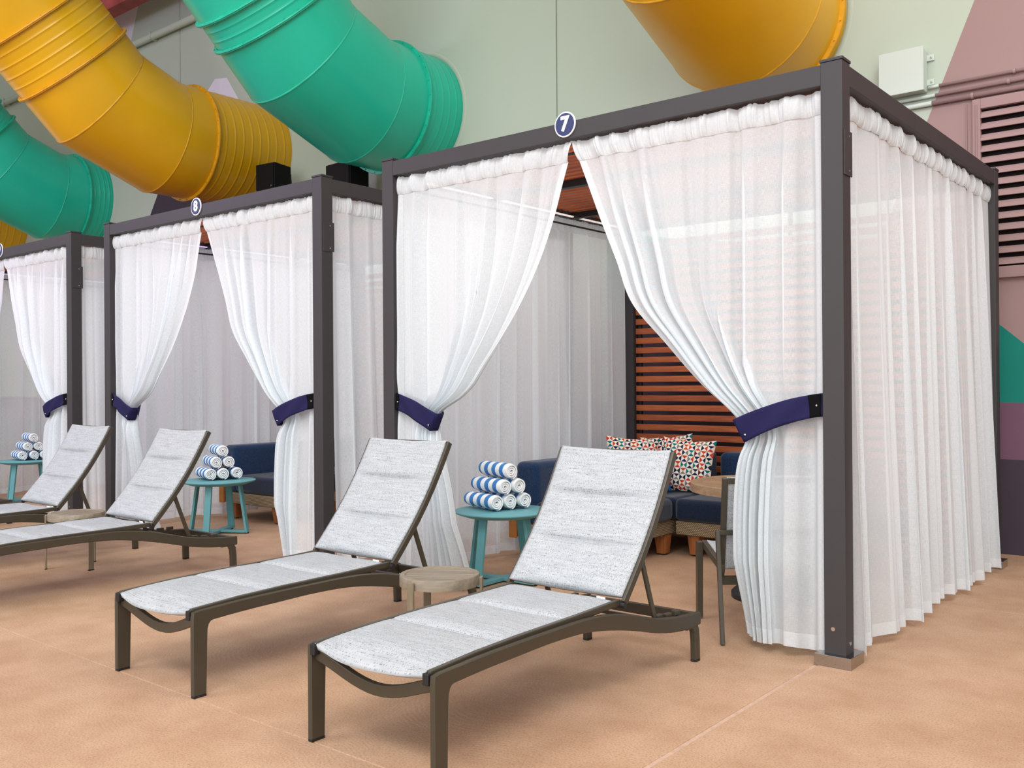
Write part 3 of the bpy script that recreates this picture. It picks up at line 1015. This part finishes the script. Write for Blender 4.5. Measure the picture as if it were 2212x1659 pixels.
def make_lounger(seed=0):
    root = empty('chaise_lounge')
    fm = M['lounge_frame']
    top = [(0.0, .376), (.2, .386), (.45, .391), (.7, .392), (.87, .391), (.98, .386), (1.15, .363), (1.285, .331), (1.457, .285), (1.64, .256), (1.865, .238)]
    bot = [(1.865, .176), (1.80, .173), (1.64, .184), (1.457, .216), (1.285, .261), (1.12, .298), (.9, .333), (.69, .342), (.44, .338), (.22, .332), (.085, .324), (0.0, .316)]
    def sm(pts):
        y = np.array([p[0] for p in pts]); z = np.array([p[1] for p in pts])
        if y[0] > y[-1]:
            yy = np.linspace(y[-1], y[0], 34); return [(a, c) for a, c in zip(yy, smooth_interp(y[::-1], z[::-1], yy))][::-1]
        yy = np.linspace(y[0], y[-1], 34); return [(a, c) for a, c in zip(yy, smooth_interp(y, z, yy))]
    ty = [p[0] for p in top]; tz = [p[1] for p in top]
    by = [p[0] for p in bot][::-1]; bz = [p[1] for p in bot][::-1]
    ys = np.linspace(0.13, 1.865, 32)
    rail = [((y, float(smooth_interp(ty, tz, y))), (y, float(smooth_interp(by, bz, y)))) for y in ys]
    corner = [((0.0, 0.26), (0.074, 0.26)), ((0.0, 0.300), (0.076, 0.292)), ((0.0, 0.345), (0.082, 0.311)), ((0.003, 0.372), (0.092, 0.322)), ((0.03, 0.378), (0.105, 0.326))]
    legst = [((0.0, 0.012), (0.068, 0.012)), ((0.0, 0.14), (0.071, 0.14)), ((0.0, 0.26), (0.074, 0.26))]
    def bar(st, xa, xb):
        c = 0.005
        rs = []
        for o_, i_ in st:
            o_, i_ = Vector(o_), Vector(i_)
            d = (i_ - o_).normalized() * c
            cc = c if xb > xa else -c
            rs.append([(xa + cc, *o_), (xb - cc, *o_), (xb, *(o_ + d)), (xb, *(i_ - d)), (xb - cc, *i_), (xa + cc, *i_), (xa, *(i_ - d)), (xa, *(o_ + d))])
        return MB().rings(rs)
    for s in (-1, 1):
        xa, xb = s * 0.311, s * 0.335
        bar(corner + rail, xa, xb).build('side_rail', fm, root, smooth='auto')
        lg = bar(legst, xa, xb).build('leg', fm, root, smooth='auto')
        MB().box(min(xa, xb), max(xa, xb), 0.002, 0.066, 0.0, 0.013).build('foot_cap', M['rubber'], lg, bevel=0.003)
        # hooked rear leg
        pts = [(s * 0.318, 1.735, 0.192), (s * 0.318, 1.785, 0.194), (s * 0.318, 1.815, 0.182), (s * 0.318, 1.832, 0.15), (s * 0.318, 1.838, 0.10), (s * 0.318, 1.84, 0.010)]
        lg = MB().tube(pts, 0, flat=(0.030, 0.046)).build('leg', fm, root, bevel=0.004)
        MB().box(s * 0.318 - 0.0155, s * 0.318 + 0.0155, 1.818, 1.862, 0.0, 0.012).build('foot_cap', M['rubber'], lg, bevel=0.003)
        # seat tube and black corner plug
        st = [(s * 0.298, 0.012, 0.370), (s * 0.298, 0.25, 0.384), (s * 0.298, 0.5, 0.391), (s * 0.298, 0.85, 0.394), (s * 0.298, 1.02, 0.397), (s * 0.298, 1.19, 0.402)]
        MB().tube(st, 0, flat=(0.022, 0.028)).build('seat_tube', fm, root, bevel=0.004)
        MB().box(s * 0.298 - 0.016, s * 0.298 + 0.012, -0.004, 0.03, 0.335, 0.377).build('corner_plug', M['rubber'], root, bevel=0.004)
        # backrest tube
        nb = 9
        bt = []
        for i in range(nb):
            t = i / (nb - 1)
            y = 1.185 + 0.445 * t
            z = 0.408 + 0.625 * t
            bw = 0.028 * math.sin(PI * t)
            bt.append((s * 0.323, y + bw * 0.81 + 0.010, z - bw * 0.58 - 0.007))
        MB().tube(bt, 0, flat=(0.018, 0.034)).build('backrest_tube', fm, root, bevel=0.004)
        MB().tube([(s * 0.30, 1.19, 0.392), (s * 0.334, 1.19, 0.392)], 0.014, 12).build('hinge', M['black_metal'], root)
        # prop and ratchet
        MB().tube([(s * 0.298, 1.362, 0.615), (s * 0.298, 1.497, 0.258)], 0, flat=(0.012, 0.028)).build('prop_arm', fm, root, bevel=0.003)
        ra = MB().tube([(s * 0.296, 1.22, 0.318), (s * 0.296, 1.42, 0.275), (s * 0.296, 1.6, 0.245), (s * 0.296, 1.72, 0.235)], 0, flat=(0.022, 0.022)).build('ratchet_rail', fm, root)
        for y, z in ((1.53, 0.272), (1.61, 0.262), (1.69, 0.262)):
            MB().box(s * 0.296 - 0.012, s * 0.296 + 0.012, y - 0.025, y + 0.025, z - 0.012, z + 0.012).build('ratchet_tooth', fm, ra, bevel=0.003)
    # cross bars
    pts = []
    for i in range(17):
        x = -0.312 + 0.624 * i / 16
        c = math.cos(PI * x / 0.66)
        pts.append((x, 0.032 + 0.02 * c, 0.335 - 0.082 * max(0, c) ** 1.4))
    MB().tube(pts, 0, flat=(0.026, 0.044)).build('front_stretcher', fm, root, bevel=0.004)
    MB().box(-0.312, 0.312, 1.838, 1.864, 0.18, 0.234).build('rear_stretcher', fm, root, bevel=0.004)
    MB().tube([(-0.285, 1.497, 0.262), (0.285, 1.497, 0.262)], 0.010, 10).build('prop_bar', fm, root)
    MB().tube([(-0.316, 1.628, 1.022), (0.316, 1.628, 1.022)], 0.011, 10).build('top_bar', fm, root)
    MB().tube([(-0.31, 0.92, 0.352), (0.31, 0.92, 0.352)], 0.014, 10).build('centre_stretcher', fm, root)
    # seat pad
    nx, ny = 40, 110
    U, V, h = puff(nx, ny, 3, 0.032, 0.012, 0.0022, seed)
    y = 0.012 + 1.165 * V
    zb_ = smooth_interp([0, 0.25, 0.5, 0.85, 1.19], [0.374, 0.388, 0.395, 0.398, 0.404], y)
    sagf = 0.028 * (1 - U ** 2) * np.exp(-(V / 0.06) ** 2)
    X = U * 0.304
    topz = zb_ + h + 0.004 - sagf
    y_t = y - 0.03 * np.exp(-(V / 0.03) ** 2) * (1 - np.abs(U) ** 4)
    botz = zb_ - 0.018 - 0.028 * (1 - U ** 2)
    uv = np.stack([X + 0.3, y], -1)
    pad_closed('seat_pad', np.stack([X, y_t, topz], -1), np.stack([X * 0.985, y, botz], -1), uv, M['sling'], root)
    # back pad
    U, V, h = puff(nx, 120, 3, 0.036, 0.022, 0.0012, seed + 1)
    bw = 0.028 * np.sin(PI * V)
    L = 0.985
    yc = 1.195 + 0.440 * V * L + bw * 0.81
    zc = 0.425 + 0.618 * V * L - bw * 0.58
    nrm = (-0.815, 0.58)
    X = U * 0.315
    Pt = np.stack([X, yc + nrm[0] * (h + 0.010), zc + nrm[1] * (h + 0.010)], -1)
    hb = 0.020 + 0.022 * (1 - U ** 2)
    Pb = np.stack([X * 0.985, yc - nrm[0] * hb * 0.6, zc - nrm[1] * hb * 0.6], -1)
    uv = np.stack([X + 0.3, V * 0.76], -1)
    pad_closed('backrest_pad', Pt, Pb, uv, M['sling'], root)
    # little care tag
    MB().box(0.20, 0.245, 1.165, 1.167, 0.398, 0.420).build('care_tag', M['sign_white'], root)
    return root

def pad_closed(name, Pt, Pb, uv, m, parent):
    """front and back sheets sewn together at the rim"""
    ny, nx, _ = Pt.shape
    o = grid_mesh(name, Pt, m, parent, uv)
    me = o.data
    bm = bmesh.new()
    bm.from_mesh(me)
    uvl = bm.loops.layers.uv.active
    bm.verts.ensure_lookup_table()
    bot = [bm.verts.new(p) for p in Pb.reshape(-1, 3)]
    tv = list(bm.verts)[:ny * nx]
    U = uv.reshape(-1, 2)
    def face(vs, ids):
        f = bm.faces.new(vs)
        f.smooth = True
        for l, i in zip(f.loops, ids):
            l[uvl].uv = U[i]
    for j in range(ny - 1):
        for i in range(nx - 1):
            a, b_, c, d = j * nx + i, j * nx + i + 1, (j + 1) * nx + i + 1, (j + 1) * nx + i
            face((bot[d], bot[c], bot[b_], bot[a]), (d, c, b_, a))
    rim = [(0, i) for i in range(nx)] + [(j, nx - 1) for j in range(1, ny)] + [(ny - 1, i) for i in range(nx - 2, -1, -1)] + [(j, 0) for j in range(ny - 2, 0, -1)]
    ids = [j * nx + i for j, i in rim]
    for a, b_ in zip(ids, ids[1:] + ids[:1]):
        face((tv[b_], tv[a], bot[a], bot[b_]), (b_, a, a, b_))
    bmesh.ops.recalc_face_normals(bm, faces=bm.faces)
    bm.to_mesh(me)
    bm.free()
    return o

LG = 'padded chaise lounges in front of the cabanas'
lounge = make_lounger(3)
lspots = [(-2.550, 2.282, 0.0, 'nearest grey padded chaise lounge, foot cut by the bottom edge'),
          (-3.995, 2.282, 0.0, 'grey padded chaise lounge left of the small slatted stool table before cabana 7'),
          (-6.385, 2.282, 0.0, 'grey padded chaise lounge in front of the opening of cabana 8'),
          (-7.785, 2.282, 0.0, 'grey padded chaise lounge behind the small taupe table before cabana 8'),
          (-10.20, 2.282, 0.0, 'chaise lounge at the left edge showing only its dark rear frame')]
for i, (x, y, rz, lab) in enumerate(lspots):
    o = lounge if i == 0 else copy_tree(lounge)
    o.location = (x, y, 0)
    o.rotation_euler = (0, 0, math.radians(rz))
    tag(o, lab, 'lounger', LG)

# ------------------------------------------------------------------ small slatted stool tables
def make_taupe(rot_first):
    r = empty('stool_table')
    Rt, H = 0.200, 0.415
    rim = []
    n = 48
    prof = [(Rt - 0.030, H - 0.052), (Rt, H - 0.052), (Rt, H - 0.006), (Rt - 0.004, H), (Rt - 0.026, H), (Rt - 0.030, H - 0.004)]
    rings = [[(q * math.cos(2 * PI * j / n), q * math.sin(2 * PI * j / n), z) for j in range(n)] for q, z in prof]
    rings.append(rings[0])
    MB().rings(rings, True, False).build('rim', M['taupe'], r, smooth='auto')
    ri = Rt - 0.031
    ns = 7
    w = 2 * ri / ns
    for i in range(ns):
        y0, y1 = -ri + i * w + 0.003, -ri + (i + 1) * w - 0.003
        pts = []
        for y in np.linspace(y0, y1, 5):
            pts.append((math.sqrt(max(0, ri * ri - y * y)), y))
        poly = pts + [(-x, y) for x, y in reversed(pts)]
        MB().prism(poly, 'Z', H - 0.018, H - 0.004).build('top_slat', M['taupe'], r)
    MB().lathe([(ri, H - 0.034), (ri, H - 0.024)], 32).build('under_plate', M['dark'], r)
    for i in range(3):
        a = 2 * PI * i / 3
        lg = MB().box(Rt + 0.004, Rt + 0.016, -0.020, 0.020, 0.006, H - 0.012).build('leg', M['taupe_z'], r, bevel=0.002)
        lg.rotation_euler = (0, 0, a)
        b_ = MB().box(Rt - 0.004, Rt + 0.006, -0.012, 0.012, H - 0.05, H - 0.014).build('weld_block', M['taupe_z'], lg)
        MB().box(Rt + 0.003, Rt + 0.017, -0.021, 0.021, 0.0, 0.008).build('foot_cap', M['rubber'], lg)
    return r
t1 = make_taupe(0)
t1.location = (-3.265, 3.41, 0)
t1.rotation_euler = (0, 0, math.radians(32))
tag(t1, 'small round slatted taupe stool table between the two nearest lounges', 'side table', 'small taupe stool tables')
t2 = copy_tree(t1)
t2.location = (-7.06, 3.43, 0)
t2.rotation_euler = (0, 0, math.radians(1))
tag(t2, 'small round taupe stool table between the two lounges before cabana 8', 'side table', 'small taupe stool tables')

# ------------------------------------------------------------------ teal tables with towels
def make_teal():
    r = empty('teal_table')
    MB().lathe([(0.255, 0.452), (0.325, 0.476), (0.331, 0.482), (0.331, 0.488), (0.328, 0.490), (0.0, 0.490)][:5] , 64).build('table_top', M['teal_metal'], r, smooth='auto')
    for i in range(4):
        a = PI / 2 * i
        lg = MB().rings([[(x0 - 0.011, -0.03, z), (x0 + 0.011, -0.03, z), (x0 + 0.011, 0.03, z), (x0 - 0.011, 0.03, z)] for x0, z in ((0.272, 0.010), (0.205, 0.455))]).build('leg', M['teal_metal'], r, bevel=0.002)
        lg.rotation_euler = (0, 0, a)
        ft = MB().box(0.262, 0.284, -0.012, 0.012, 0.0, 0.011).build('foot_pad', M['rubber'], lg)
    MB().box(-0.27, 0.27, -0.03, 0.03, 0.010, 0.032).build('base_bar', M['teal_metal'], r, bevel=0.002)
    MB().box(-0.03, 0.03, -0.27, 0.27, 0.0102, 0.0322).build('base_bar', M['teal_metal'], r, bevel=0.002)
    return r
tp = [(-4.18, 4.99, 0), (-7.645, 5.045, 0), (-11.66, 5.08, 0)]
tl = ['round teal metal table carrying towels inside the nearest cabana', 'round teal metal table carrying towels inside the middle cabana', 'round teal metal table carrying towels inside the leftmost cabana']
teal = make_teal()
for i, p in enumerate(tp):
    o = teal if i == 0 else copy_tree(teal)
    o.location = p
    o.rotation_euler = (0, 0, math.radians((-88, 32, 25)[i]))
    tag(o, tl[i], 'side table', 'teal tables in the cabanas')

def towel_mesh(seed):
    """a cloth strip wound into a roll, stripes across its outer face"""
    rng = np.random.default_rng(seed)
    turns, Ro, Ri, th = 3.3, 0.060, 0.009, 0.0105
    n = 110
    L = 0.35
    nx = 14
    out = []
    a = np.linspace(0, 1, n)
    ang = 2 * PI * turns * a + rng.uniform(0, 6.28)
    ang = ang - ang[-1] - 1.9          # loose end tucked at the lower side
    rad = Ri + (Ro - Ri) * a
    rad = rad * (1 + 0.025 * np.sin(2 * ang + rng.uniform(0, 6)) + 0.02 * np.sin(3 * ang + 1))
    sec_o = np.stack([rad * np.cos(ang), rad * np.sin(ang)], -1)
    sec_i = np.stack([(rad - th) * np.cos(ang), (rad - th) * np.sin(ang)], -1)
    v, f, uvs = [], [], []
    xs = np.linspace(-L / 2, L / 2, nx)
    def add(sec, u):
        base = len(v)
        for q, x in enumerate(xs):
            e = 1.0 - 0.10 * max(0.0, (abs(x) / (L / 2)) - 0.86) / 0.14
            tele = 0.012 * (1 - a) * (1 if x > 0 else -1) * (abs(x) / (L / 2)) ** 6 * rng.uniform(0.2, 0.5)
            for i in range(n):
                wob = 0.0025 * math.sin(14 * a[i] + 3 * q) if q in (0, nx - 1) else 0
                v.append((x + wob - tele[i], sec[i, 0] * e, sec[i, 1] * e))
                uvs.append(((x + L / 2) / L, u))
        return base
    bo, bi = add(sec_o, 1.0), add(sec_i, 0.0)
    for q in range(nx - 1):
        for i in range(n - 1):
            f.append((bo + q * n + i, bo + q * n + i + 1, bo + (q + 1) * n + i + 1, bo + (q + 1) * n + i))
            f.append((bi + (q + 1) * n + i, bi + (q + 1) * n + i + 1, bi + q * n + i + 1, bi + q * n + i))
    for q in (0, nx - 1):
        for i in range(n - 1):
            f.append((bo + q * n + i, bo + q * n + i + 1, bi + q * n + i + 1, bi + q * n + i))
    for q in range(nx - 1):
        f.append((bo + q * n + n - 1, bo + (q + 1) * n + n - 1, bi + (q + 1) * n + n - 1, bi + q * n + n - 1))
    me = bpy.data.meshes.new('rolled_towel')
    me.from_pydata(v, [], f)
    ul = me.uv_layers.new(name='UVMap')
    li = np.zeros(len(me.loops), dtype=np.int32)
    me.loops.foreach_get('vertex_index', li)
    ul.data.foreach_set('uv', np.array(uvs, dtype=np.float32)[li].reshape(-1))
    me.materials.append(M['towel'])
    me.shade_smooth()
    me.set_sharp_from_angle(angle=math.radians(50))
    return me
tmeshes = [towel_mesh(s) for s in range(4)]
pos = [(-0.121, 0, 'leftmost of the bottom row'), (0.0, 0, 'middle of the bottom row'), (0.121, 0, 'rightmost of the bottom row'),
       (-0.061, 1, 'left of the middle row'), (0.061, 1, 'right of the middle row'), (0.0, 2, 'topmost')]
cn = ['nearest cabana', 'middle cabana', 'leftmost cabana']
for i, (tx, ty, _) in enumerate(tp):
    az = math.radians((166, 162, 173)[i])          # roll axis, from the shown end backwards
    ax, ay = math.cos(az), math.sin(az)
    rx, ry = -ay, ax                               # row direction
    if ry < 0:
        rx, ry = -rx, -ry
    bx, by = tx - 0.10, ty + 0.06
    for j, (s, lv_, nm) in enumerate(pos):
        me = tmeshes[(i * 2 + j) % 4]
        o = bpy.data.objects.new('rolled_towel', me)
        COL.objects.link(o)
        jit = random.uniform(-0.012, 0.012)
        o.location = (bx + rx * s + ax * jit, by + ry * s + ay * jit, 0.490 + 0.0605 + 0.104 * lv_)
        o.rotation_euler = (0, 0, az + math.radians(random.uniform(-2.5, 2.5)))
        tag(o, 'blue striped towel roll, %s, in the %s' % (nm, cn[i]), 'towel', 'rolled towels on the teal tables')

# ------------------------------------------------------------------ sofas
def cushion(name, x0, x1, y0, y1, z0, z1, m, parent, r=0.05):
    return MB().box(x0, x1, y0, y1, z0, z1).build(name, m, parent, bevel=r, smooth='auto', seg=5)

def sofa_side(k, label):
    """section along the left side of the cabana, facing right"""
    dx = -SP * k
    yE = 5.70 if k == 0 else 5.64
    r = empty('sofa', (-4.62 + dx, yE, 0))
    Ls = 1.70
    MB().box(0.0, 0.86, 0.0, Ls, 0.165, 0.275).build('wicker_base', M['wicker'], r, bevel=0.012)
    for j in range(2):
        cushion('seat_cushion', 0.16, 0.90, 0.0 + j * Ls / 2 + 0.003, (j + 1) * Ls / 2 - 0.003, 0.277, 0.452, M['navy'], r, 0.045)
        cushion('back_cushion', -0.03, 0.19, 0.0 + j * Ls / 2 + 0.003, (j + 1) * Ls / 2 - 0.003, 0.275, 0.755, M['navy_back'], r, 0.05)
    MB().box(-0.07, -0.03, 0.0, Ls, 0.165, 0.62).build('back_frame', M['sofa_wood'], r, bevel=0.006)
    MB().box(-0.07, 0.0, -0.025, 0.0, 0.165, 0.60).build('back_post', M['sofa_wood'], r, bevel=0.004)
    for (x, y) in ((0.08, 0.09), (0.78, 0.09), (0.08, Ls - 0.35), (0.80, 0.84)):
        MB().rings([[(x - w, y - w, z), (x + w, y - w, z), (x + w, y + w, z), (x - w, y + w, z)] for w, z in ((0.038, 0.012), (0.052, 0.165))]).build('leg', M['teak_z'], r, bevel=0.006)
    for (x, y) in ((0.08, 0.09), (0.78, 0.09), (0.08, Ls - 0.35), (0.80, 0.84)):
        MB().lathe([(0.016, 0.0), (0.016, 0.013)], 12, (x, y, 0)).build('glide', M['rubber'], r)
    tag(r, label, 'sofa', 'navy outdoor sofas')
    return r
s7 = sofa_side(0, 'navy sofa section along the left side of the nearest cabana')
cushion('back_cushion', 0.20, 0.84, 1.52, 1.72, 0.44, 0.775, M['navy_back'], s7, 0.05)
sofa_side(1, 'navy sofa behind the teal table in the middle cabana')
# back section of the nearest cabana
r = empty('sofa', (-3.72, 6.56, 0))
MB().box(0.0, 1.75, 0.0, 0.86, 0.165, 0.275).build('wicker_base', M['wicker'], r, bevel=0.012)
for j in range(2):
    cushion('seat_cushion', j * 0.875 + 0.003, (j + 1) * 0.875 - 0.003, -0.03, 0.70, 0.277, 0.452, M['navy'], r, 0.045)
for j in range(0, 2):
    cushion('back_cushion', j * 0.60 + 0.34 - 0.30, j * 0.60 + 0.34 + 0.297, 0.66, 0.86, 0.44, 0.775, M['navy_back'], r, 0.05)
for x, y in ((0.14, 0.08), (1.6, 0.08), (0.14, 0.75), (1.6, 0.75)):
    MB().rings([[(x - w, y - w, z), (x + w, y - w, z), (x + w, y + w, z), (x - w, y + w, z)] for w, z in ((0.038, 0.012), (0.052, 0.165))]).build('leg', M['teak_z'], r, bevel=0.006)
    MB().lathe([(0.016, 0.0), (0.016, 0.013)], 12, (x, y, 0)).build('glide', M['rubber'], r)
tag(r, 'navy sofa section against the slatted screen in the nearest cabana', 'sofa', 'navy outdoor sofas')

def pillow(loc, rot, w, h, m, label):
    r = empty('throw_pillow', loc)
    r.rotation_euler = rot
    n = 28
    u = np.linspace(-1, 1, n)
    U, V = np.meshgrid(u, u)
    pin = 1 - 0.10 * (1 - np.abs(V) ** 2) * np.abs(U) ** 3
    piv = 1 - 0.10 * (1 - np.abs(U) ** 2) * np.abs(V) ** 3
    X = U * w / 2 * pin
    Z = V * h / 2 * piv
    T = 0.075 * ((1 - U ** 4) * (1 - V ** 4)) ** 0.55
    uv = np.stack([(U + 1) / 2, (V + 1) / 2], -1)
    pad_closed('pillow_cover', np.stack([X, -T, Z], -1), np.stack([X, T, Z], -1), uv, m, r)
    return tag(r, label, 'pillow', 'throw pillows on the sofa')
pillow((-3.83, 6.95, 0.672), (math.radians(-12), math.radians(3), math.radians(8)), 0.47, 0.46, M['pillow'], 'square pillow with small triangle print standing in front of the slatted screen')
pillow((-4.10, 7.10, 0.685), (math.radians(-14), math.radians(-5), math.radians(20)), 0.46, 0.46, M['pillow'], 'triangle print pillow leaning in the sofa corner, mostly hidden by the nearest lounge')
pillow((-4.30, 6.86, 0.680), (math.radians(-14), math.radians(3), math.radians(38)), 0.46, 0.46, M['pillow'], 'triangle print pillow farthest left, only its top edge showing')
pillow((-4.07, 6.68, 0.64), (math.radians(-20), 0, math.radians(30)), 0.44, 0.36, M['pillow_blue'], 'blue block print pillow peeking above the nearest lounge back')

# ------------------------------------------------------------------ dining table and chair in the nearest cabana
r = empty('dining_table', (-2.50, 5.66, 0))
H = 0.725
n = 64
Rt = 0.52
prof = [(Rt - 0.07, H - 0.055), (Rt, H - 0.055), (Rt, H - 0.004), (Rt - 0.004, H), (Rt - 0.065, H), (Rt - 0.07, H - 0.004)]
rg = [[(q * math.cos(2 * PI * j / n), q * math.sin(2 * PI * j / n), z) for j in range(n)] for q, z in prof]
rg.append(rg[0])
MB().rings(rg, True, False).build('rim', M['table_wood'], r, smooth='auto')
ri = Rt - 0.071
for i in range(13):
    w = 2 * ri / 13
    y0, y1 = -ri + i * w + 0.003, -ri + (i + 1) * w - 0.003
    pts = [(math.sqrt(max(0, ri * ri - y * y)), y) for y in np.linspace(y0, y1, 5)]
    MB().prism(pts + [(-x, y) for x, y in reversed(pts)], 'Z', H - 0.022, H - 0.004).build('top_slat', M['table_wood'], r)
MB().lathe([(0.27, 0.0), (0.27, 0.03), (0.25, 0.05), (0.06, 0.075), (0.045, 0.10), (0.04, 0.6), (0.05, 0.64), (0.2, H - 0.05), (0.2, H - 0.025)], 40).build('pedestal', M['black_metal'], r, smooth='auto')
tag(r, 'round slatted oak dining table on a black pedestal in cabana 7', 'table')

ch = empty('dining_chair', (-2.225, 4.87, 0), math.atan2(0.64, 0.77))
# local frame: x to the right, y forward (away from the camera); front left leg at (-.29,.27), rear left at (-.29,-.30)
fm = M['lounge_frame']
for s in (-1, 1):
    lg = MB().rings([[(s * 0.29 - 0.016, y0 - 0.026, z), (s * 0.29 + 0.016, y0 - 0.026, z), (s * 0.29 + 0.016, y0 + 0.026, z), (s * 0.29 - 0.016, y0 + 0.026, z)] for y0, z in ((0.27, 0.012), (0.26, 0.445))]).build('leg', fm, ch, bevel=0.003)
    lg2 = MB().tube([(s * 0.29, -0.31, 0.006), (s * 0.288, -0.20, 0.575)], 0, flat=(0.022, 0.026)).build('leg', fm, ch, bevel=0.003)
    MB().tube([(s * 0.262, 0.265, 0.432), (s * 0.262, -0.20, 0.372)], 0, flat=(0.026, 0.040)).build('seat_rail', fm, ch, bevel=0.003)
    MB().tube([(s * 0.252, -0.125, 0.33), (s * 0.252, -0.175, 0.57), (s * 0.252, -0.225, 0.855)], 0, flat=(0.026, 0.034)).build('back_upright', fm, ch, bevel=0.003)
MB().tube([(-0.288, -0.195, 0.565), (0.288, -0.195, 0.565)], 0, flat=(0.024, 0.026)).build('rear_rail', fm, ch, bevel=0.003)
MB().tube([(-0.262, -0.13, 0.30), (0.262, -0.13, 0.30)], 0, flat=(0.03, 0.045)).build('stretcher', fm, ch, bevel=0.003)
MB().tube([(-0.25, -0.222, 0.84), (0.25, -0.222, 0.84)], 0, flat=(0.024, 0.03)).build('top_rail', fm, ch, bevel=0.003)
U, V, h = puff(30, 60, 2, 0.022, 0.012, 0.001, 9)
X = U * 0.240
yc = -0.130 - 0.09 * V
zc = 0.36 + 0.50 * V
uv = np.stack([X + 0.3, V * 0.5], -1)
pad_closed('back_sling', np.stack([X, yc - 0.01 - h * 0.96, zc - h * 0.26], -1), np.stack([X, yc + 0.012 + h * 0.5, zc], -1), uv, M['sling'], ch)
U, V, h = puff(30, 50, 1, 0.02, 0.02, 0.001, 10)
X = U * 0.245
yc = -0.14 + 0.41 * V
zc = 0.395 + 0.055 * V
uv = np.stack([X + 0.3, V * 0.45], -1)
pad_closed('seat_sling', np.stack([X, yc, zc + h], -1), np.stack([X, yc, zc - 0.012 - 0.015 * (1 - U ** 2)], -1), uv, M['sling'], ch)
tag(ch, 'sling dining chair with dark frame half hidden by the right curtain of cabana 7', 'chair')

# black and red hand tool lying by the curtain
r = empty('hand_tool', (-4.90, 5.50, 0.0), math.radians(64))
MB().tube([(-0.14, 0, 0.03), (0.12, 0, 0.05)], 0.012, 10).build('shaft', M['black_metal'], r, smooth='auto')
MB().tube([(0.12, 0, 0.05), (0.15, 0, 0.085), (0.17, 0.0, 0.12)], 0.017, 10).build('handle', M['red'], r, smooth='auto')
MB().box(-0.20, -0.14, -0.03, 0.03, 0.0, 0.028).build('foot', M['red'], r, bevel=0.006)
tag(r, 'small black and red tool lying on the floor behind the teal table of cabana 7', 'tool')
